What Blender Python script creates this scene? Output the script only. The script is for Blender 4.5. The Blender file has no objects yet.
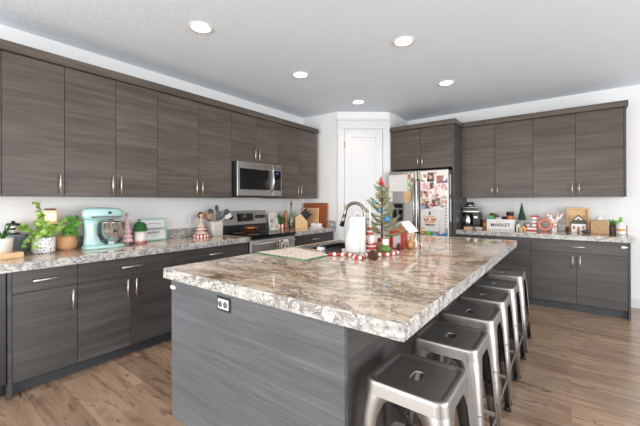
import bpy, bmesh, math, random
from mathutils import Vector, Matrix
random.seed(7)
PI = math.pi
SC = bpy.context.scene
COL = SC.collection

# ------------------------------------------------------------------ camera
cam_data = bpy.data.cameras.new('camera')
cam = bpy.data.objects.new('camera', cam_data)
COL.objects.link(cam)
cam.location = (0, 0, 1.3198)
cam.rotation_mode = 'XYZ'
cam.matrix_world = (Matrix.Translation((0, 0, 1.3198)) @ Matrix.Rotation(0.6506, 4, 'Z')
                    @ Matrix.Rotation(PI / 2, 4, 'X') @ Matrix.Rotation(-0.0034, 4, 'Z'))
cam_data.sensor_width = 36
cam_data.lens = 328.8147 / 640 * 36
cam_data.shift_y = -(213 - 201.83) / 640
cam_data.clip_start = 0.05
SC.camera = cam

# ------------------------------------------------------------------ world, light, exposure
SC.view_settings.view_transform = 'Standard'
SC.view_settings.look = 'None'
SC.view_settings.gamma = 1
SC.view_settings.use_curve_mapping = False
SC.view_settings.exposure = 0.41
SC.cycles.use_denoising = True
SC.cycles.max_bounces = 8
SC.cycles.sample_clamp_indirect = 6
w = bpy.data.worlds.new('world')
SC.world = w
w.use_nodes = True
w.node_tree.nodes['Background'].inputs[0].default_value = (0.93, 0.965, 1.0, 1)
w.node_tree.nodes['Background'].inputs[1].default_value = 1.0


def area(name, loc, rot, sx, sy, energy, color):
    d = bpy.data.lights.new(name, 'AREA')
    d.shape = 'RECTANGLE'
    d.size, d.size_y, d.energy, d.color = sx, sy, energy, color
    o = bpy.data.objects.new(name, d)
    COL.objects.link(o)
    o.location, o.rotation_euler = loc, rot
    return o


# daylight entering the open-plan room from the glazed sides behind and to the right of the camera
area('daylight_rear', (-1.2, -3.5, 1.2), (PI / 2 + .16, 0, 0), 4.6, 2.2, 210, (1.0, 0.985, 0.96))
area('daylight_right', (4.5, 1.2, 1.2), (PI / 2 + .10, 0, PI / 2), 4.5, 2.2, 205, (0.98, 0.985, 1.0))


# ------------------------------------------------------------------ helpers
def S(r, g, b):
    f = lambda c: (c / 255 / 12.92) if c / 255 <= 0.04045 else ((c / 255 + 0.055) / 1.055) ** 2.4
    return (f(r), f(g), f(b), 1)


class NT:
    def __init__(self, name):
        self.m = bpy.data.materials.new(name)
        self.m.use_nodes = True
        self.t = self.m.node_tree
        self.b = self.t.nodes['Principled BSDF']

    def n(self, typ, **kw):
        nd = self.t.nodes.new(typ)
        for k, v in kw.items():
            if hasattr(nd, k):
                setattr(nd, k, v)
            else:
                nd.inputs[k.replace('_', ' ')].default_value = v
        return nd

    def l(self, a, b):
        self.t.links.new(a, b)

    def coords(self, scale=(1, 1, 1), rnd=False, rot=(0, 0, 0), kind='Object'):
        tc = self.n('ShaderNodeTexCoord')
        mp = self.n('ShaderNodeMapping')
        mp.inputs['Scale'].default_value = scale
        mp.inputs['Rotation'].default_value = rot
        self.l(tc.outputs[kind], mp.inputs['Vector'])
        if rnd:
            oi = self.n('ShaderNodeObjectInfo')
            mu = self.n('ShaderNodeMath', operation='MULTIPLY')
            mu.inputs[1].default_value = 37.0
            self.l(oi.outputs['Random'], mu.inputs[0])
            cb = self.n('ShaderNodeCombineXYZ')
            for i in range(3):
                self.l(mu.outputs[0], cb.inputs[i])
            self.l(cb.outputs[0], mp.inputs['Location'])
        return mp.outputs['Vector']

    def noise(self, vec, scale, detail=4, rough=0.6, dist=0):
        nd = self.n('ShaderNodeTexNoise')
        nd.inputs['Scale'].default_value = scale
        nd.inputs['Detail'].default_value = detail
        nd.inputs['Roughness'].default_value = rough
        nd.inputs['Distortion'].default_value = dist
        self.l(vec, nd.inputs['Vector'])
        return nd.outputs['Fac']

    def ramp(self, fac, stops, interp='LINEAR'):
        r = self.n('ShaderNodeValToRGB')
        r.color_ramp.interpolation = interp
        e = r.color_ramp.elements
        while len(e) < len(stops):
            e.new(0.5)
        for i, (p, c) in enumerate(stops):
            e[i].position = p
            e[i].color = c if len(c) == 4 else (*c, 1)
        self.l(fac, r.inputs[0])
        return r.outputs['Color']

    def mix(self, fac, a, b, mode='MIX'):
        m = self.n('ShaderNodeMix', data_type='RGBA', blend_type=mode)
        for sock, v in ((m.inputs[0], fac), (m.inputs[6], a), (m.inputs[7], b)):
            if isinstance(v, (int, float)):
                sock.default_value = v
            elif isinstance(v, tuple):
                sock.default_value = v
            else:
                self.l(v, sock)
        return m.outputs[2]

    def bump(self, h, strength, dist=0.01):
        b = self.n('ShaderNodeBump')
        b.inputs['Strength'].default_value = strength
        b.inputs['Distance'].default_value = dist
        self.l(h, b.inputs['Height'])
        self.l(b.outputs[0], self.b.inputs['Normal'])


def mat(name, rgb, rough=0.5, metal=0.0, var=0.08, scale=30, coat=0, emit=None, trans=0, bump=0):
    k = NT(name)
    c = S(*rgb)
    v = k.coords()
    f = k.noise(v, scale, 3)
    dk = tuple(x * (1 - var) for x in c[:3]) + (1,)
    lt = tuple(min(1, x * (1 + var)) for x in c[:3]) + (1,)
    k.l(k.ramp(f, [(0.3, dk), (0.7, lt)]), k.b.inputs['Base Color'])
    k.b.inputs['Roughness'].default_value = rough
    k.b.inputs['Metallic'].default_value = metal
    k.b.inputs['Coat Weight'].default_value = coat
    k.b.inputs['Transmission Weight'].default_value = trans
    if emit:
        k.b.inputs['Emission Color'].default_value = S(*emit[0])
        k.b.inputs['Emission Strength'].default_value = emit[1]
    if bump:
        k.bump(f, bump)
    return k.m


def laminate(name, dark, mid, light, rough=0.38):
    """horizontal-grain wood laminate"""
    k = NT(name)
    v = k.coords((0.7, 0.7, 24), rnd=True)
    a = k.noise(v, 1.0, 5, 0.6, 0.6)
    v2 = k.coords((0.9, 0.9, 6), rnd=True)
    b = k.noise(v2, 1.0, 3, 0.5, 0.4)
    v3 = k.coords((5, 5, 190), rnd=True)
    c = k.noise(v3, 1.0, 3, 0.6)
    col = k.ramp(a, [(0.32, S(*dark)), (0.52, S(*mid)), (0.72, S(*light))])
    col = k.mix(0.35, col, k.ramp(b, [(0.35, S(*dark)), (0.65, S(*light))]))
    col = k.mix(0.22, col, k.ramp(c, [(0.35, S(*[x * 0.75 for x in dark])), (0.65, S(*light))]))
    k.l(col, k.b.inputs['Base Color'])
    k.b.inputs['Roughness'].default_value = rough
    k.b.inputs['Specular IOR Level'].default_value = 0.3
    k.bump(c, 0.08, 0.002)
    return k.m


def granite(name, edge=False):
    k = NT(name)
    v = k.coords((1.0, 1.0, 1.0))
    warp = k.noise(k.coords((1.2, 1.2, 1.2)), 1.6, 5, 0.6)
    vv = k.n('ShaderNodeVectorMath', operation='MULTIPLY_ADD')
    k.l(warp, vv.inputs[0])
    vv.inputs[1].default_value = (1.4, 1.4, 1.4)
    k.l(k.coords((1.1, 2.6, 2.6), rot=(0, 0, 0.62)), vv.inputs[2])
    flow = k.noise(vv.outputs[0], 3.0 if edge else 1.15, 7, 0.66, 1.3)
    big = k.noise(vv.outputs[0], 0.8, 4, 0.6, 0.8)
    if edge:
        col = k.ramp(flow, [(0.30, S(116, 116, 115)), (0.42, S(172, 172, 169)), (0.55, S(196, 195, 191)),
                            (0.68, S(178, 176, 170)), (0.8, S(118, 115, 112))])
    else:
        col = k.ramp(flow, [(0.30, S(100, 78, 62)), (0.37, S(158, 124, 96)), (0.44, S(204, 174, 144)), (0.51, S(230, 214, 194)),
                            (0.57, S(204, 174, 144)), (0.63, S(160, 126, 98)), (0.69, S(114, 92, 78)), (0.76, S(212, 198, 182))])
        col = k.mix(k.ramp(big, [(0.44, (0, 0, 0)), (0.6, (0.55, 0.55, 0.55))]), col, S(220, 206, 188))
    sp = k.noise(v, 40, 4, 0.7)
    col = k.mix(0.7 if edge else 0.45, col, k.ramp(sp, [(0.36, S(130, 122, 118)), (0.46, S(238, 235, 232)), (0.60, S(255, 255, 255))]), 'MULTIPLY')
    vein = k.noise(vv.outputs[0], 3.0 if edge else 1.5, 6, 0.66, 0.8)
    vm = k.ramp(vein, [(0.46, (0, 0, 0)), (0.49, (0.75, 0.75, 0.75)), (0.51, (0.75, 0.75, 0.75)), (0.54, (0, 0, 0))])
    sp2 = k.noise(v, 70, 3, 0.7)
    sm = k.ramp(sp2, [(0.58, (0, 0, 0)), (0.68, (0.7, 0.7, 0.7))])
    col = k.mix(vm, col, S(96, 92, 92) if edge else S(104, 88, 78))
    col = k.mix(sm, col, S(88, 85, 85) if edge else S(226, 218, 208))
    k.l(col, k.b.inputs['Base Color'])
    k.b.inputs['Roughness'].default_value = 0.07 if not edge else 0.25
    return k.m


def floor_mat():
    k = NT('wood_plank_floor')
    v = k.coords()
    br = k.n('ShaderNodeTexBrick')
    br.offset = 0.37
    br.inputs['Color1'].default_value = (0, 0, 0, 1)
    br.inputs['Color2'].default_value = (1, 1, 1, 1)
    br.inputs['Mortar'].default_value = (0.5, 0.5, 0.5, 1)
    br.inputs['Scale'].default_value = 1
    br.inputs['Mortar Size'].default_value = 0.0015
    br.inputs['Brick Width'].default_value = 1.25
    br.inputs['Row Height'].default_value = 0.19
    k.l(v, br.inputs['Vector'])
    # shift the grain per plank
    sh = k.n('ShaderNodeVectorMath', operation='MULTIPLY_ADD')
    k.l(br.outputs['Color'], sh.inputs[0])
    sh.inputs[1].default_value = (7, 13, 3)
    k.l(k.coords((1.0, 7, 1)), sh.inputs[2])
    g = k.noise(sh.outputs[0], 1.6, 6, 0.65, 0.9)
    col = k.ramp(g, [(0.28, S(116, 92, 75)), (0.42, S(152, 126, 106)), (0.56, S(172, 147, 126)), (0.74, S(190, 167, 147))])
    tone = k.ramp(br.outputs['Color'], [(0.0, S(226, 222, 219)), (0.5, S(242, 238, 234)), (1.0, S(255, 252, 248))])
    col = k.mix(1.0, col, tone, 'MULTIPLY')
    kv = k.n('ShaderNodeVectorMath', operation='MULTIPLY_ADD')
    k.l(br.outputs['Color'], kv.inputs[0])
    kv.inputs[1].default_value = (3, 9, 3)
    k.l(k.coords((2.2, 7.5, 1)), kv.inputs[2])
    kn = k.noise(kv.outputs[0], 1.7, 5, 0.6, 1.4)
    col = k.mix(k.ramp(kn, [(0.585, (0, 0, 0)), (0.70, (0.85, 0.85, 0.85))]), col, S(70, 51, 42))
    col = k.mix(k.ramp(br.outputs['Fac'], [(0.0, (0, 0, 0)), (1.0, (0.45, 0.45, 0.45))]), col, S(70, 54, 44))
    k.l(col, k.b.inputs['Base Color'])
    k.b.inputs['Roughness'].default_value = 0.27
    k.b.inputs['Coat Weight'].default_value = 0.25
    k.b.inputs['Coat Roughness'].default_value = 0.15
    k.bump(g, 0.04, 0.002)
    return k.m


def plaster(name, rgb, bump):
    k = NT(name)
    v = k.coords()
    n = k.noise(v, 42, 4, 0.6)
    k.l(k.ramp(n, [(0.3, S(*[c - 3 for c in rgb])), (0.7, S(*rgb))]), k.b.inputs['Base Color'])
    k.b.inputs['Roughness'].default_value = 0.85
    if bump:
        k.bump(k.ramp(n, [(0.42, (0, 0, 0)), (0.58, (1, 1, 1))]), bump, 0.004)
    return k.m


def brushed(name, rgb, rough, axis):
    k = NT(name)
    sc = [260, 260, 260]
    sc[axis] = 6
    n = k.noise(k.coords(tuple(sc)), 1, 3, 0.6)
    c = S(*rgb)
    k.l(k.ramp(n, [(0.3, tuple(x * 0.85 for x in c[:3])), (0.7, tuple(min(1, x * 1.08) for x in c[:3]))]), k.b.inputs['Base Color'])
    k.b.inputs['Metallic'].default_value = 1
    k.b.inputs['Roughness'].default_value = rough
    return k.m


def woodgrain(name, a, b, axis, rough=0.5):
    k = NT(name)
    sc = [60, 60, 60]
    sc[axis] = 4
    n = k.noise(k.coords(tuple(sc)), 1, 5, 0.6, 0.6)
    k.l(k.ramp(n, [(0.3, S(*a)), (0.7, S(*b))]), k.b.inputs['Base Color'])
    k.b.inputs['Roughness'].default_value = rough
    return k.m


def spotted(name, base, spot, scale, thr=0.3, rough=0.5):
    k = NT(name)
    vo = k.n('ShaderNodeTexVoronoi')
    vo.inputs['Scale'].default_value = scale
    k.l(k.coords(), vo.inputs['Vector'])
    m = k.ramp(vo.outputs['Distance'], [(thr, (1, 1, 1)), (thr + 0.04, (0, 0, 0))])
    k.l(k.mix(m, S(*base), S(*spot)), k.b.inputs['Base Color'])
    k.b.inputs['Roughness'].default_value = rough
    return k.m


def collage(name, cols, scale, base=None):
    """patchy printed picture: random cell colours"""
    k = NT(name)
    vo = k.n('ShaderNodeTexVoronoi')
    vo.inputs['Scale'].default_value = scale
    k.l(k.coords(rnd=True), vo.inputs['Vector'])
    sep = k.n('ShaderNodeSeparateColor')
    k.l(vo.outputs['Color'], sep.inputs[0])
    st = [(i / len(cols), S(*c)) for i, c in enumerate(cols)]
    k.l(k.ramp(sep.outputs[0], st, 'CONSTANT'), k.b.inputs['Base Color'])
    k.b.inputs['Roughness'].default_value = 0.4
    return k.m


class MB:
    def __init__(self):
        self.bm = bmesh.new()
        self.mi = 0

    def _face(self, vs, smooth=False):
        try:
            f = self.bm.faces.new(vs)
        except ValueError:
            return None
        f.smooth = smooth
        f.material_index = self.mi
        return f

    def box(self, x0, x1, y0, y1, z0, z1, bev=0, M=None, seg=2):
        V = [self.bm.verts.new((x, y, z)) for z in (z0, z1) for y in (y0, y1) for x in (x0, x1)]
        fs = [self._face([V[i] for i in q]) for q in ((0, 2, 3, 1), (4, 5, 7, 6), (0, 1, 5, 4), (2, 6, 7, 3), (0, 4, 6, 2), (1, 3, 7, 5))]
        vs = V
        if bev:
            es = list({e for f in fs for e in f.edges})
            r = bmesh.ops.bevel(self.bm, geom=es, offset=bev, segments=seg, profile=0.5, affect='EDGES')
            vs = list({v for f in r['faces'] for v in f.verts} | {v for v in V if v.is_valid})
            for f in r['faces']:
                f.material_index = self.mi
        if M is not None:
            bmesh.ops.transform(self.bm, matrix=M, verts=[v for v in vs if v.is_valid])
        return self

    def loft(self, loops, cap=(True, True), smooth=True, close=True):
        L = [[self.bm.verts.new(p) for p in lp] for lp in loops]
        n = len(L[0])
        for a, b in zip(L, L[1:]):
            for i in range(n if close else n - 1):
                j = (i + 1) % n
                self._face([a[i], a[j], b[j], b[i]], smooth)
        if cap[0]:
            self._face(L[0][::-1])
        if cap[1]:
            self._face(L[-1])
        return self

    def lathe(self, prof, c=(0, 0, 0), seg=24, M=None, smooth=True, sx=1, sy=1, rfun=None):
        loops = []
        for r, z in prof:
            lp = []
            for i in range(seg):
                a = 2 * PI * i / seg
                rr = max(r, 1e-4) * (rfun(a, z) if rfun else 1)
                p = Vector((math.cos(a) * rr * sx, math.sin(a) * rr * sy, z))
                if M is not None:
                    p = M @ p
                lp.append(p + Vector(c))
            loops.append(lp)
        return self.loft(loops, smooth=smooth)

    def cyl(self, a, b, r0, r1=None, seg=12):
        return self.tube([a, b], [r0, r0 if r1 is None else r1], seg)

    def tube(self, path, r, seg=8, flat=1.0):
        path = [Vector(p) for p in path]
        rs = r if isinstance(r, (list, tuple)) else [r] * len(path)
        loops = []
        up = None
        for i, p in enumerate(path):
            t = (path[min(i + 1, len(path) - 1)] - path[max(i - 1, 0)]).normalized()
            if up is None:
                up = Vector((0, 0, 1)) if abs(t.z) < 0.9 else Vector((0, 1, 0))
            s = t.cross(up)
            if s.length < 1e-5:
                s = t.orthogonal()
            s.normalize()
            up = s.cross(t).normalized()
            loops.append([p + (s * math.cos(2 * PI * k / seg) + up * math.sin(2 * PI * k / seg) * flat) * rs[i] for k in range(seg)])
        return self.loft(loops)

    def ball(self, c, r, seg=14, rings=8, sx=1, sy=1, sz=1):
        prof = [(math.sin(PI * i / rings) * r, -math.cos(PI * i / rings) * r * sz) for i in range(rings + 1)]
        return self.lathe(prof, c, seg, sx=sx, sy=sy)

    def prism(self, poly, fn, a, b):
        """poly: 2D outline; fn(u, v, w) -> xyz; extruded w from a to b"""
        A = [self.bm.verts.new(fn(u, v, a)) for u, v in poly]
        B = [self.bm.verts.new(fn(u, v, b)) for u, v in poly]
        n = len(poly)
        for i in range(n):
            self._face([A[i], A[(i + 1) % n], B[(i + 1) % n], B[i]])
        self._face(A[::-1])
        self._face(B)
        return self

    def leaf(self, p, d, up, ln, wd, fold=0.25):
        p, d, up = Vector(p), Vector(d).normalized(), Vector(up)
        s = d.cross(up)
        if s.length < 1e-4:
            s = d.orthogonal()
        s.normalize()
        n = s.cross(d)
        pts = [p, p + d * ln * .3 + s * wd * .5 + n * wd * fold, p + d * ln * .65 + s * wd * .4 + n * wd * fold, p + d * ln - n * wd * .2,
               p + d * ln * .65 - s * wd * .4 + n * wd * fold, p + d * ln * .3 - s * wd * .5 + n * wd * fold, p + d * ln * .35, p + d * ln * .68]
        v = [self.bm.verts.new(q) for q in pts]
        for q in ((0, 1, 6), (1, 2, 7, 6), (2, 3, 7), (0, 6, 5), (6, 7, 4, 5), (7, 3, 4)):
            self._face([v[i] for i in q], True)
        return self

    def move(self, v):
        bmesh.ops.translate(self.bm, vec=Vector(v), verts=self.bm.verts)
        return self

    def xf(self, M):
        bmesh.ops.transform(self.bm, matrix=M, verts=self.bm.verts)
        return self

    def build(self, name, mats, parent=None, world=False, loc=None):
        if world and parent is not None:
            acc = Vector((0, 0, 0))
            q = parent
            while q is not None:
                acc += q.location
                q = q.parent
            self.move(-acc)
        bmesh.ops.recalc_face_normals(self.bm, faces=self.bm.faces)
        me = bpy.data.meshes.new(name)
        self.bm.to_mesh(me)
        self.bm.free()
        for m in (mats if isinstance(mats, (list, tuple)) else [mats]):
            me.materials.append(m)
        o = bpy.data.objects.new(name, me)
        COL.objects.link(o)
        if parent is not None:
            o.parent = parent
        if loc is not None:
            o.location = loc
        return o


def tag(o, label, cat, group=None):
    o['label'] = label
    o['category'] = cat
    if group:
        o['group'] = group
    return o


def thing(name, label, cat, loc=(0, 0, 0), rz=0, group=None):
    o = bpy.data.objects.new(name, None)
    o.empty_display_size = 0.05
    COL.objects.link(o)
    o.location = loc
    o.rotation_euler = (0, 0, rz)
    return tag(o, label, cat, group)


def struct(name, mb, m):
    o = mb.build(name, m)
    o['kind'] = 'structure'
    return o


def dup(root, loc, label):
    r = root.copy()
    COL.objects.link(r)
    r.location = loc
    r['label'] = label
    for ch in list(root.children):
        c = ch.copy()
        COL.objects.link(c)
        c.parent = r
        for g in ch.children:
            d = g.copy()
            COL.objects.link(d)
            d.parent = c
    return r


def text_mesh(s, size, M, name, m, parent=None, ext=0.0008, align='CENTER', bold=0.0):
    cu = bpy.data.curves.new(name, 'FONT')
    cu.body = s
    cu.size = size
    cu.extrude = ext
    cu.offset = bold
    cu.align_x = align
    cu.align_y = 'CENTER'
    t = bpy.data.objects.new(name, cu)
    COL.objects.link(t)
    dg = bpy.context.evaluated_depsgraph_get()
    me = bpy.data.meshes.new_from_object(t.evaluated_get(dg))
    bpy.data.objects.remove(t)
    bpy.data.curves.remove(cu)
    me.transform(M)
    me.materials.clear()
    me.materials.append(m)
    o = bpy.data.objects.new(name, me)
    o.name = name
    COL.objects.link(o)
    if parent is not None:
        o.parent = parent
    return o


# text frames: on a plane facing +X (reads along +Y) and on one facing -Y (reads along +X)
FX = Matrix(((0, 0, 1, 0), (1, 0, 0, 0), (0, 1, 0, 0), (0, 0, 0, 1)))
FY = Matrix(((1, 0, 0, 0), (0, 0, -1, 0), (0, 1, 0, 0), (0, 0, 0, 1)))
T = Matrix.Translation
RX = lambda a: Matrix.Rotation(a, 4, 'X')
RY = lambda a: Matrix.Rotation(a, 4, 'Y')
RZ = lambda a: Matrix.Rotation(a, 4, 'Z')

# ------------------------------------------------------------------ materials
M_up = laminate('grey_brown_laminate', (54, 48, 43), (79, 71, 64), (106, 96, 88))
M_base = laminate('charcoal_laminate', (56, 53, 52), (74, 71, 70), (94, 91, 89))
M_isl = laminate('grey_laminate', (76, 77, 79), (92, 94, 97), (110, 113, 117), 0.34)
M_dark = mat('dark_gap', (38, 36, 36), 0.7)
M_toe = mat('toe_board', (58, 61, 65), 0.5, var=0.1, scale=12)
M_gran = granite('granite')
M_gedge = granite('granite_edge_with_glare', True)
M_floor = floor_mat()
M_wall = plaster('wall_paint', (221, 222, 222), 0.02)
M_ceil = plaster('ceiling_paint', (221, 230, 238), 0.16)
M_trim = mat('white_trim_paint', (204, 206, 209), 0.4, var=0.01)
M_nickel = brushed('brushed_nickel', (222, 214, 202), 0.42, 2)
M_faucet = brushed('warm_satin_nickel', (146, 138, 128), 0.25, 2)
M_steel = brushed('stainless_steel', (178, 176, 172), 0.28, 0)
M_steelv = brushed('stainless_steel_upright', (158, 156, 153), 0.3, 2)
M_stool = brushed('brushed_stool_steel', (160, 158, 156), 0.43, 1)
M_shadesteel = mat('shade_dark_steel', (72, 71, 70), .55, .8)  # darker steel for inner leg faces, shade under the seat painted in
M_rubber = mat('black_rubber', (28, 28, 28), 0.6)
M_bglass = mat('black_glass', (14, 14, 16), 0.06)
M_black = mat('black_plastic', (30, 31, 33), 0.35)
M_gray = mat('grey_plastic', (92, 94, 97), 0.45)
M_white = mat('white_plastic', (222, 222, 221), 0.4, var=0.02)
M_paper = mat('white_paper', (209, 208, 206), 0.8, var=0.02)
M_red = mat('red_paint', (186, 40, 46), 0.5)
M_wfelt = mat('white_felt', (238, 234, 228), 0.9, var=0.04)
M_aqua = mat('aqua_enamel', (166, 204, 201), 0.2, var=0.02, coat=0.5)
M_chrome = mat('polished_steel', (205, 205, 205), 0.12, 1)
M_leafd = mat('dark_green_leaf', (52, 92, 40), 0.45, var=0.3, scale=25)
M_leafl = mat('lime_green_leaf', (138, 176, 76), 0.45, var=0.45, scale=22)
M_leafb = mat('fresh_green_leaf', (100, 156, 60), 0.45, var=0.35, scale=22)
M_soil = mat('dark_soil', (48, 36, 28), 0.9, var=0.3)
M_cream = mat('cream_ceramic', (226, 220, 210), 0.4, var=0.03)
M_tan = mat('tan_paper', (196, 150, 108), 0.7, var=0.12, scale=14, bump=0.4)
M_speck = spotted('black_speckled_ceramic', (236, 236, 234), (28, 28, 28), 62, 0.3, 0.3)
M_galv = mat('galvanised_metal', (112, 121, 130), 0.45, 0.3, var=0.25, scale=14)
M_oak = woodgrain('light_maple', (200, 158, 112), (224, 188, 144), 2)
M_cherry = woodgrain('red_cherry_wood', (128, 62, 28), (164, 88, 44), 0)
M_brown = woodgrain('brown_wood', (150, 98, 56), (184, 130, 82), 2)
M_pink = mat('pink_foam', (222, 186, 188), 0.7, var=0.12, scale=60)
M_knit = mat('green_knit', (38, 92, 42), 0.9, var=0.35, scale=80, bump=0.6)
M_mint = mat('mint_paint', (150, 196, 176), 0.5)
M_ginger = mat('gingerbread', (206, 172, 152), 0.7, var=0.15, scale=70)
M_concrete = mat('pale_concrete', (190, 188, 182), 0.75, var=0.1, scale=25)
M_copper = mat('hammered_copper', (216, 142, 92), 0.32, 1, var=0.3, scale=60, bump=0.5)
M_glassg = mat('green_tint_glass', (200, 222, 208), 0.05, trans=0.95)
M_oil = mat('golden_oil', (196, 150, 40), 0.1)
M_needle = mat('grey_green_needle', (148, 152, 110), 0.7, var=0.35, scale=40)
M_bark = mat('brown_bark', (92, 66, 46), 0.85, var=0.25, scale=60, bump=0.5)
M_burlap = mat('burlap', (186, 148, 112), 0.95, var=0.2, scale=120, bump=0.6)
M_greenc = mat('olive_green_ceramic', (92, 116, 52), 0.3)
M_cone = mat('pinecone_brown', (142, 102, 76), 0.75, var=0.3, scale=40)
M_icing = spotted('sprinkled_icing', (238, 222, 216), (214, 130, 128), 55, 0.2, 0.7)
M_blue = mat('blue_gloss', (20, 130, 200), 0.25)
M_teal = mat('teal_gloss', (60, 160, 140), 0.25)
M_gold = mat('gold_ceramic', (186, 134, 72), 0.35, 0.3)
M_wicker = mat('woven_wicker', (196, 164, 124), 0.8, var=0.5, scale=110, bump=1.0)
M_dgreen = mat('bottle_brush_green', (40, 78, 46), 0.85, var=0.4, scale=90)
M_slate = mat('slate_grey', (66, 72, 80), 0.6)
M_purple = mat('plum_grey_pot', (92, 78, 80), 0.5)
M_lime = mat('lime_plastic', (104, 186, 44), 0.35)
M_orange = mat('orange_print', (222, 150, 84), 0.5)
M_coral = mat('coral_glitter', (206, 130, 112), 0.6, var=0.25, scale=140)
M_brownroof = mat('dark_brown_felt', (74, 52, 42), 0.8, var=0.2)
M_floral = collage('floral_print', [(228, 224, 216), (220, 214, 206), (232, 228, 222), (150, 150, 120), (196, 100, 96), (226, 220, 214)], 60)
M_print = spotted('holly_print', (228, 219, 206), (184, 92, 78), 34, .26, .85)
M_stripet = collage('dark_pattern_cloth', [(228, 224, 220), (60, 58, 58), (216, 210, 204), (120, 90, 76)], 70)
M_bulb = mat('downlight_lens', (255, 244, 228), 0.5, emit=((255, 240, 220), 9))
M_warm = mat('glowing_warm_glass', (236, 184, 158), 0.4, var=0.02, emit=((255, 170, 120), 0.22))
M_disp = mat('display_blue', (40, 80, 160), 0.3, emit=((60, 120, 230), 0.25))

# ------------------------------------------------------------------ room shell
XL, YB, ZC = -3.61, 5.58, 2.745
struct('floor', MB().box(-3.75, 4.6, -3.6, 5.75, -0.1, 0), M_floor)
struct('ceiling', MB().box(-3.75, 4.6, -3.6, 5.75, ZC, ZC + 0.1), M_ceil)
struct('wall_left', MB().box(XL - 0.12, XL, -3.5, 5.7, 0, ZC), M_wall)
struct('wall_back', MB().box(XL, 4.5, YB, YB + 0.12, 0, ZC), M_wall)
# corner pantry: a short return, a chamfer carrying the door, and a side towards the back wall
PA, PB = Vector((-2.93, 4.31, 0)), Vector((-2.29, 4.84, 0))
struct('wall_pantry', MB().prism([(-3.62, 4.285), (-2.93, 4.31), (-2.29, 4.84), (-2.29, 5.6), (-3.62, 5.6)], lambda u, v, ww: (u, v, ww), 0, ZC), M_wall)
dd = (PB - PA).normalized()
MD = Matrix(((dd.x, -dd.y, 0, PA.x), (dd.y, dd.x, 0, PA.y), (0, 0, 1, 0), (0, 0, 0, 1)))   # local x along chamfer, -y out of the wall
mb = MB()
mb.box(0.004, 0.105, -0.02, 0.01, 0, 2.48).box(0.724, 0.828, -0.02, 0.01, 0, 2.48)
mb.box(0.0, 0.832, -0.026, 0.01, 2.475, 2.60, 0.003).box(-0.006, 0.838, -0.034, 0.01, 2.60, 2.635, 0.004)
mb.xf(MD)
struct('trim_1', mb, M_trim)
door = bpy.data.objects.new('door_1', None)
door.location = (PA.x, PA.y, 0)
COL.objects.link(door)
door['kind'] = 'structure'
mb = MB()
mb.box(0.112, 0.717, -0.004, 0.008, 0.01, 2.465)
for x0, x1, z0, z1 in ((0.112, 0.225, .01, 2.465), (0.612, 0.717, .01, 2.465), (0.225, 0.612, 2.34, 2.465), (0.225, .612, .01, .25), (.225, .612, 0.98, 1.12)):
    mb.box(x0, x1, -0.013, 0.0, z0, z1, 0.003)
mb.xf(MD).build('door_slab', M_trim, door, world=True)
for z in (0.3, 1.24, 2.22):
    MB().box(0.099, 0.116, -0.026, -0.012, z - .05, z + .05, 0.002).xf(MD).build('hinge', M_gold, door, world=True)
mb = MB()
mb.tube([MD @ Vector((0.665, -0.01, 1.0)), MD @ Vector((0.665, -0.05, 1.0))], .011, 10).ball(MD @ Vector((0.665, -0.066, 1.0)), .027)
mb.build('door_knob', M_gold, door, world=True)
# baseboards
struct('baseboard_back', MB().box(0.56, 4.4, YB - 0.016, YB, 0, 0.115, 0.003), M_trim)
mb = MB().box(-.0, .004, -.016, .01, 0, .115).box(.828, .832, -.016, .01, 0, .115)
mb.xf(MD)
struct('baseboard_pantry', mb, M_trim)

# ------------------------------------------------------------------ recessed ceiling lights
lights = [((-2.39, 1.545), 'round white recessed ceiling light nearest the camera, above the long row of left cabinets'),
          ((-2.40, 2.80), 'round recessed ceiling light in the middle of the left ceiling row, facing the microwave'),
          ((-2.40, 4.06), 'round recessed ceiling light in front of the white pantry door'),
          ((-1.175, 2.775), 'large looking round recessed ceiling light over the middle of the island'),
          ((-1.18, 4.06), 'round recessed ceiling light in front of the fridge cabinet, rightmost of all')]
for (x, y), lab in lights:
    r = thing('recessed_ceiling_light', lab, 'ceiling light', (x, y, ZC), group='recessed ceiling lights')
    MB().lathe([(.072, -.001), (.088, -.001), (.095, -.004), (.092, -.009), (.076, -.009), (.070, -.004)], seg=32).build('trim_ring', M_white, r)
    MB().lathe([(.001, -.007), (.071, -.007), (.071, -.002), (.001, -.002)], seg=32).build('lens', M_bulb, r)
    d = bpy.data.lights.new('downlight', 'SPOT')
    d.energy, d.color, d.spot_size, d.spot_blend, d.shadow_soft_size = 11, (1, .80, .62), 2.5, .9, .07
    o = bpy.data.objects.new('downlight', d)
    COL.objects.link(o)
    o.parent = r
    o.location = (0, 0, -.03)


# ------------------------------------------------------------------ cabinets
def handle(parent, p, axis, ln, out):
    """bar pull centred at p (on the door face); axis 'x','y','z' of the bar; out = outward unit vector"""
    ax = {'x': Vector((1, 0, 0)), 'y': Vector((0, 1, 0)), 'z': Vector((0, 0, 1))}[axis]
    p, out = Vector(p), Vector(out)
    mb = MB()
    q = p + out * .03
    mb.cyl(q - ax * ln / 2, q + ax * ln / 2, .0058, seg=10)
    for s in (-1, 1):
        mb.cyl(p + ax * s * ln * .32 - out * .002, q + ax * s * ln * .32, .0045, seg=8)
    return mb.build('handle', M_nickel, parent, world=True)


G = .0018   # half of the gap between doors


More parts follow.
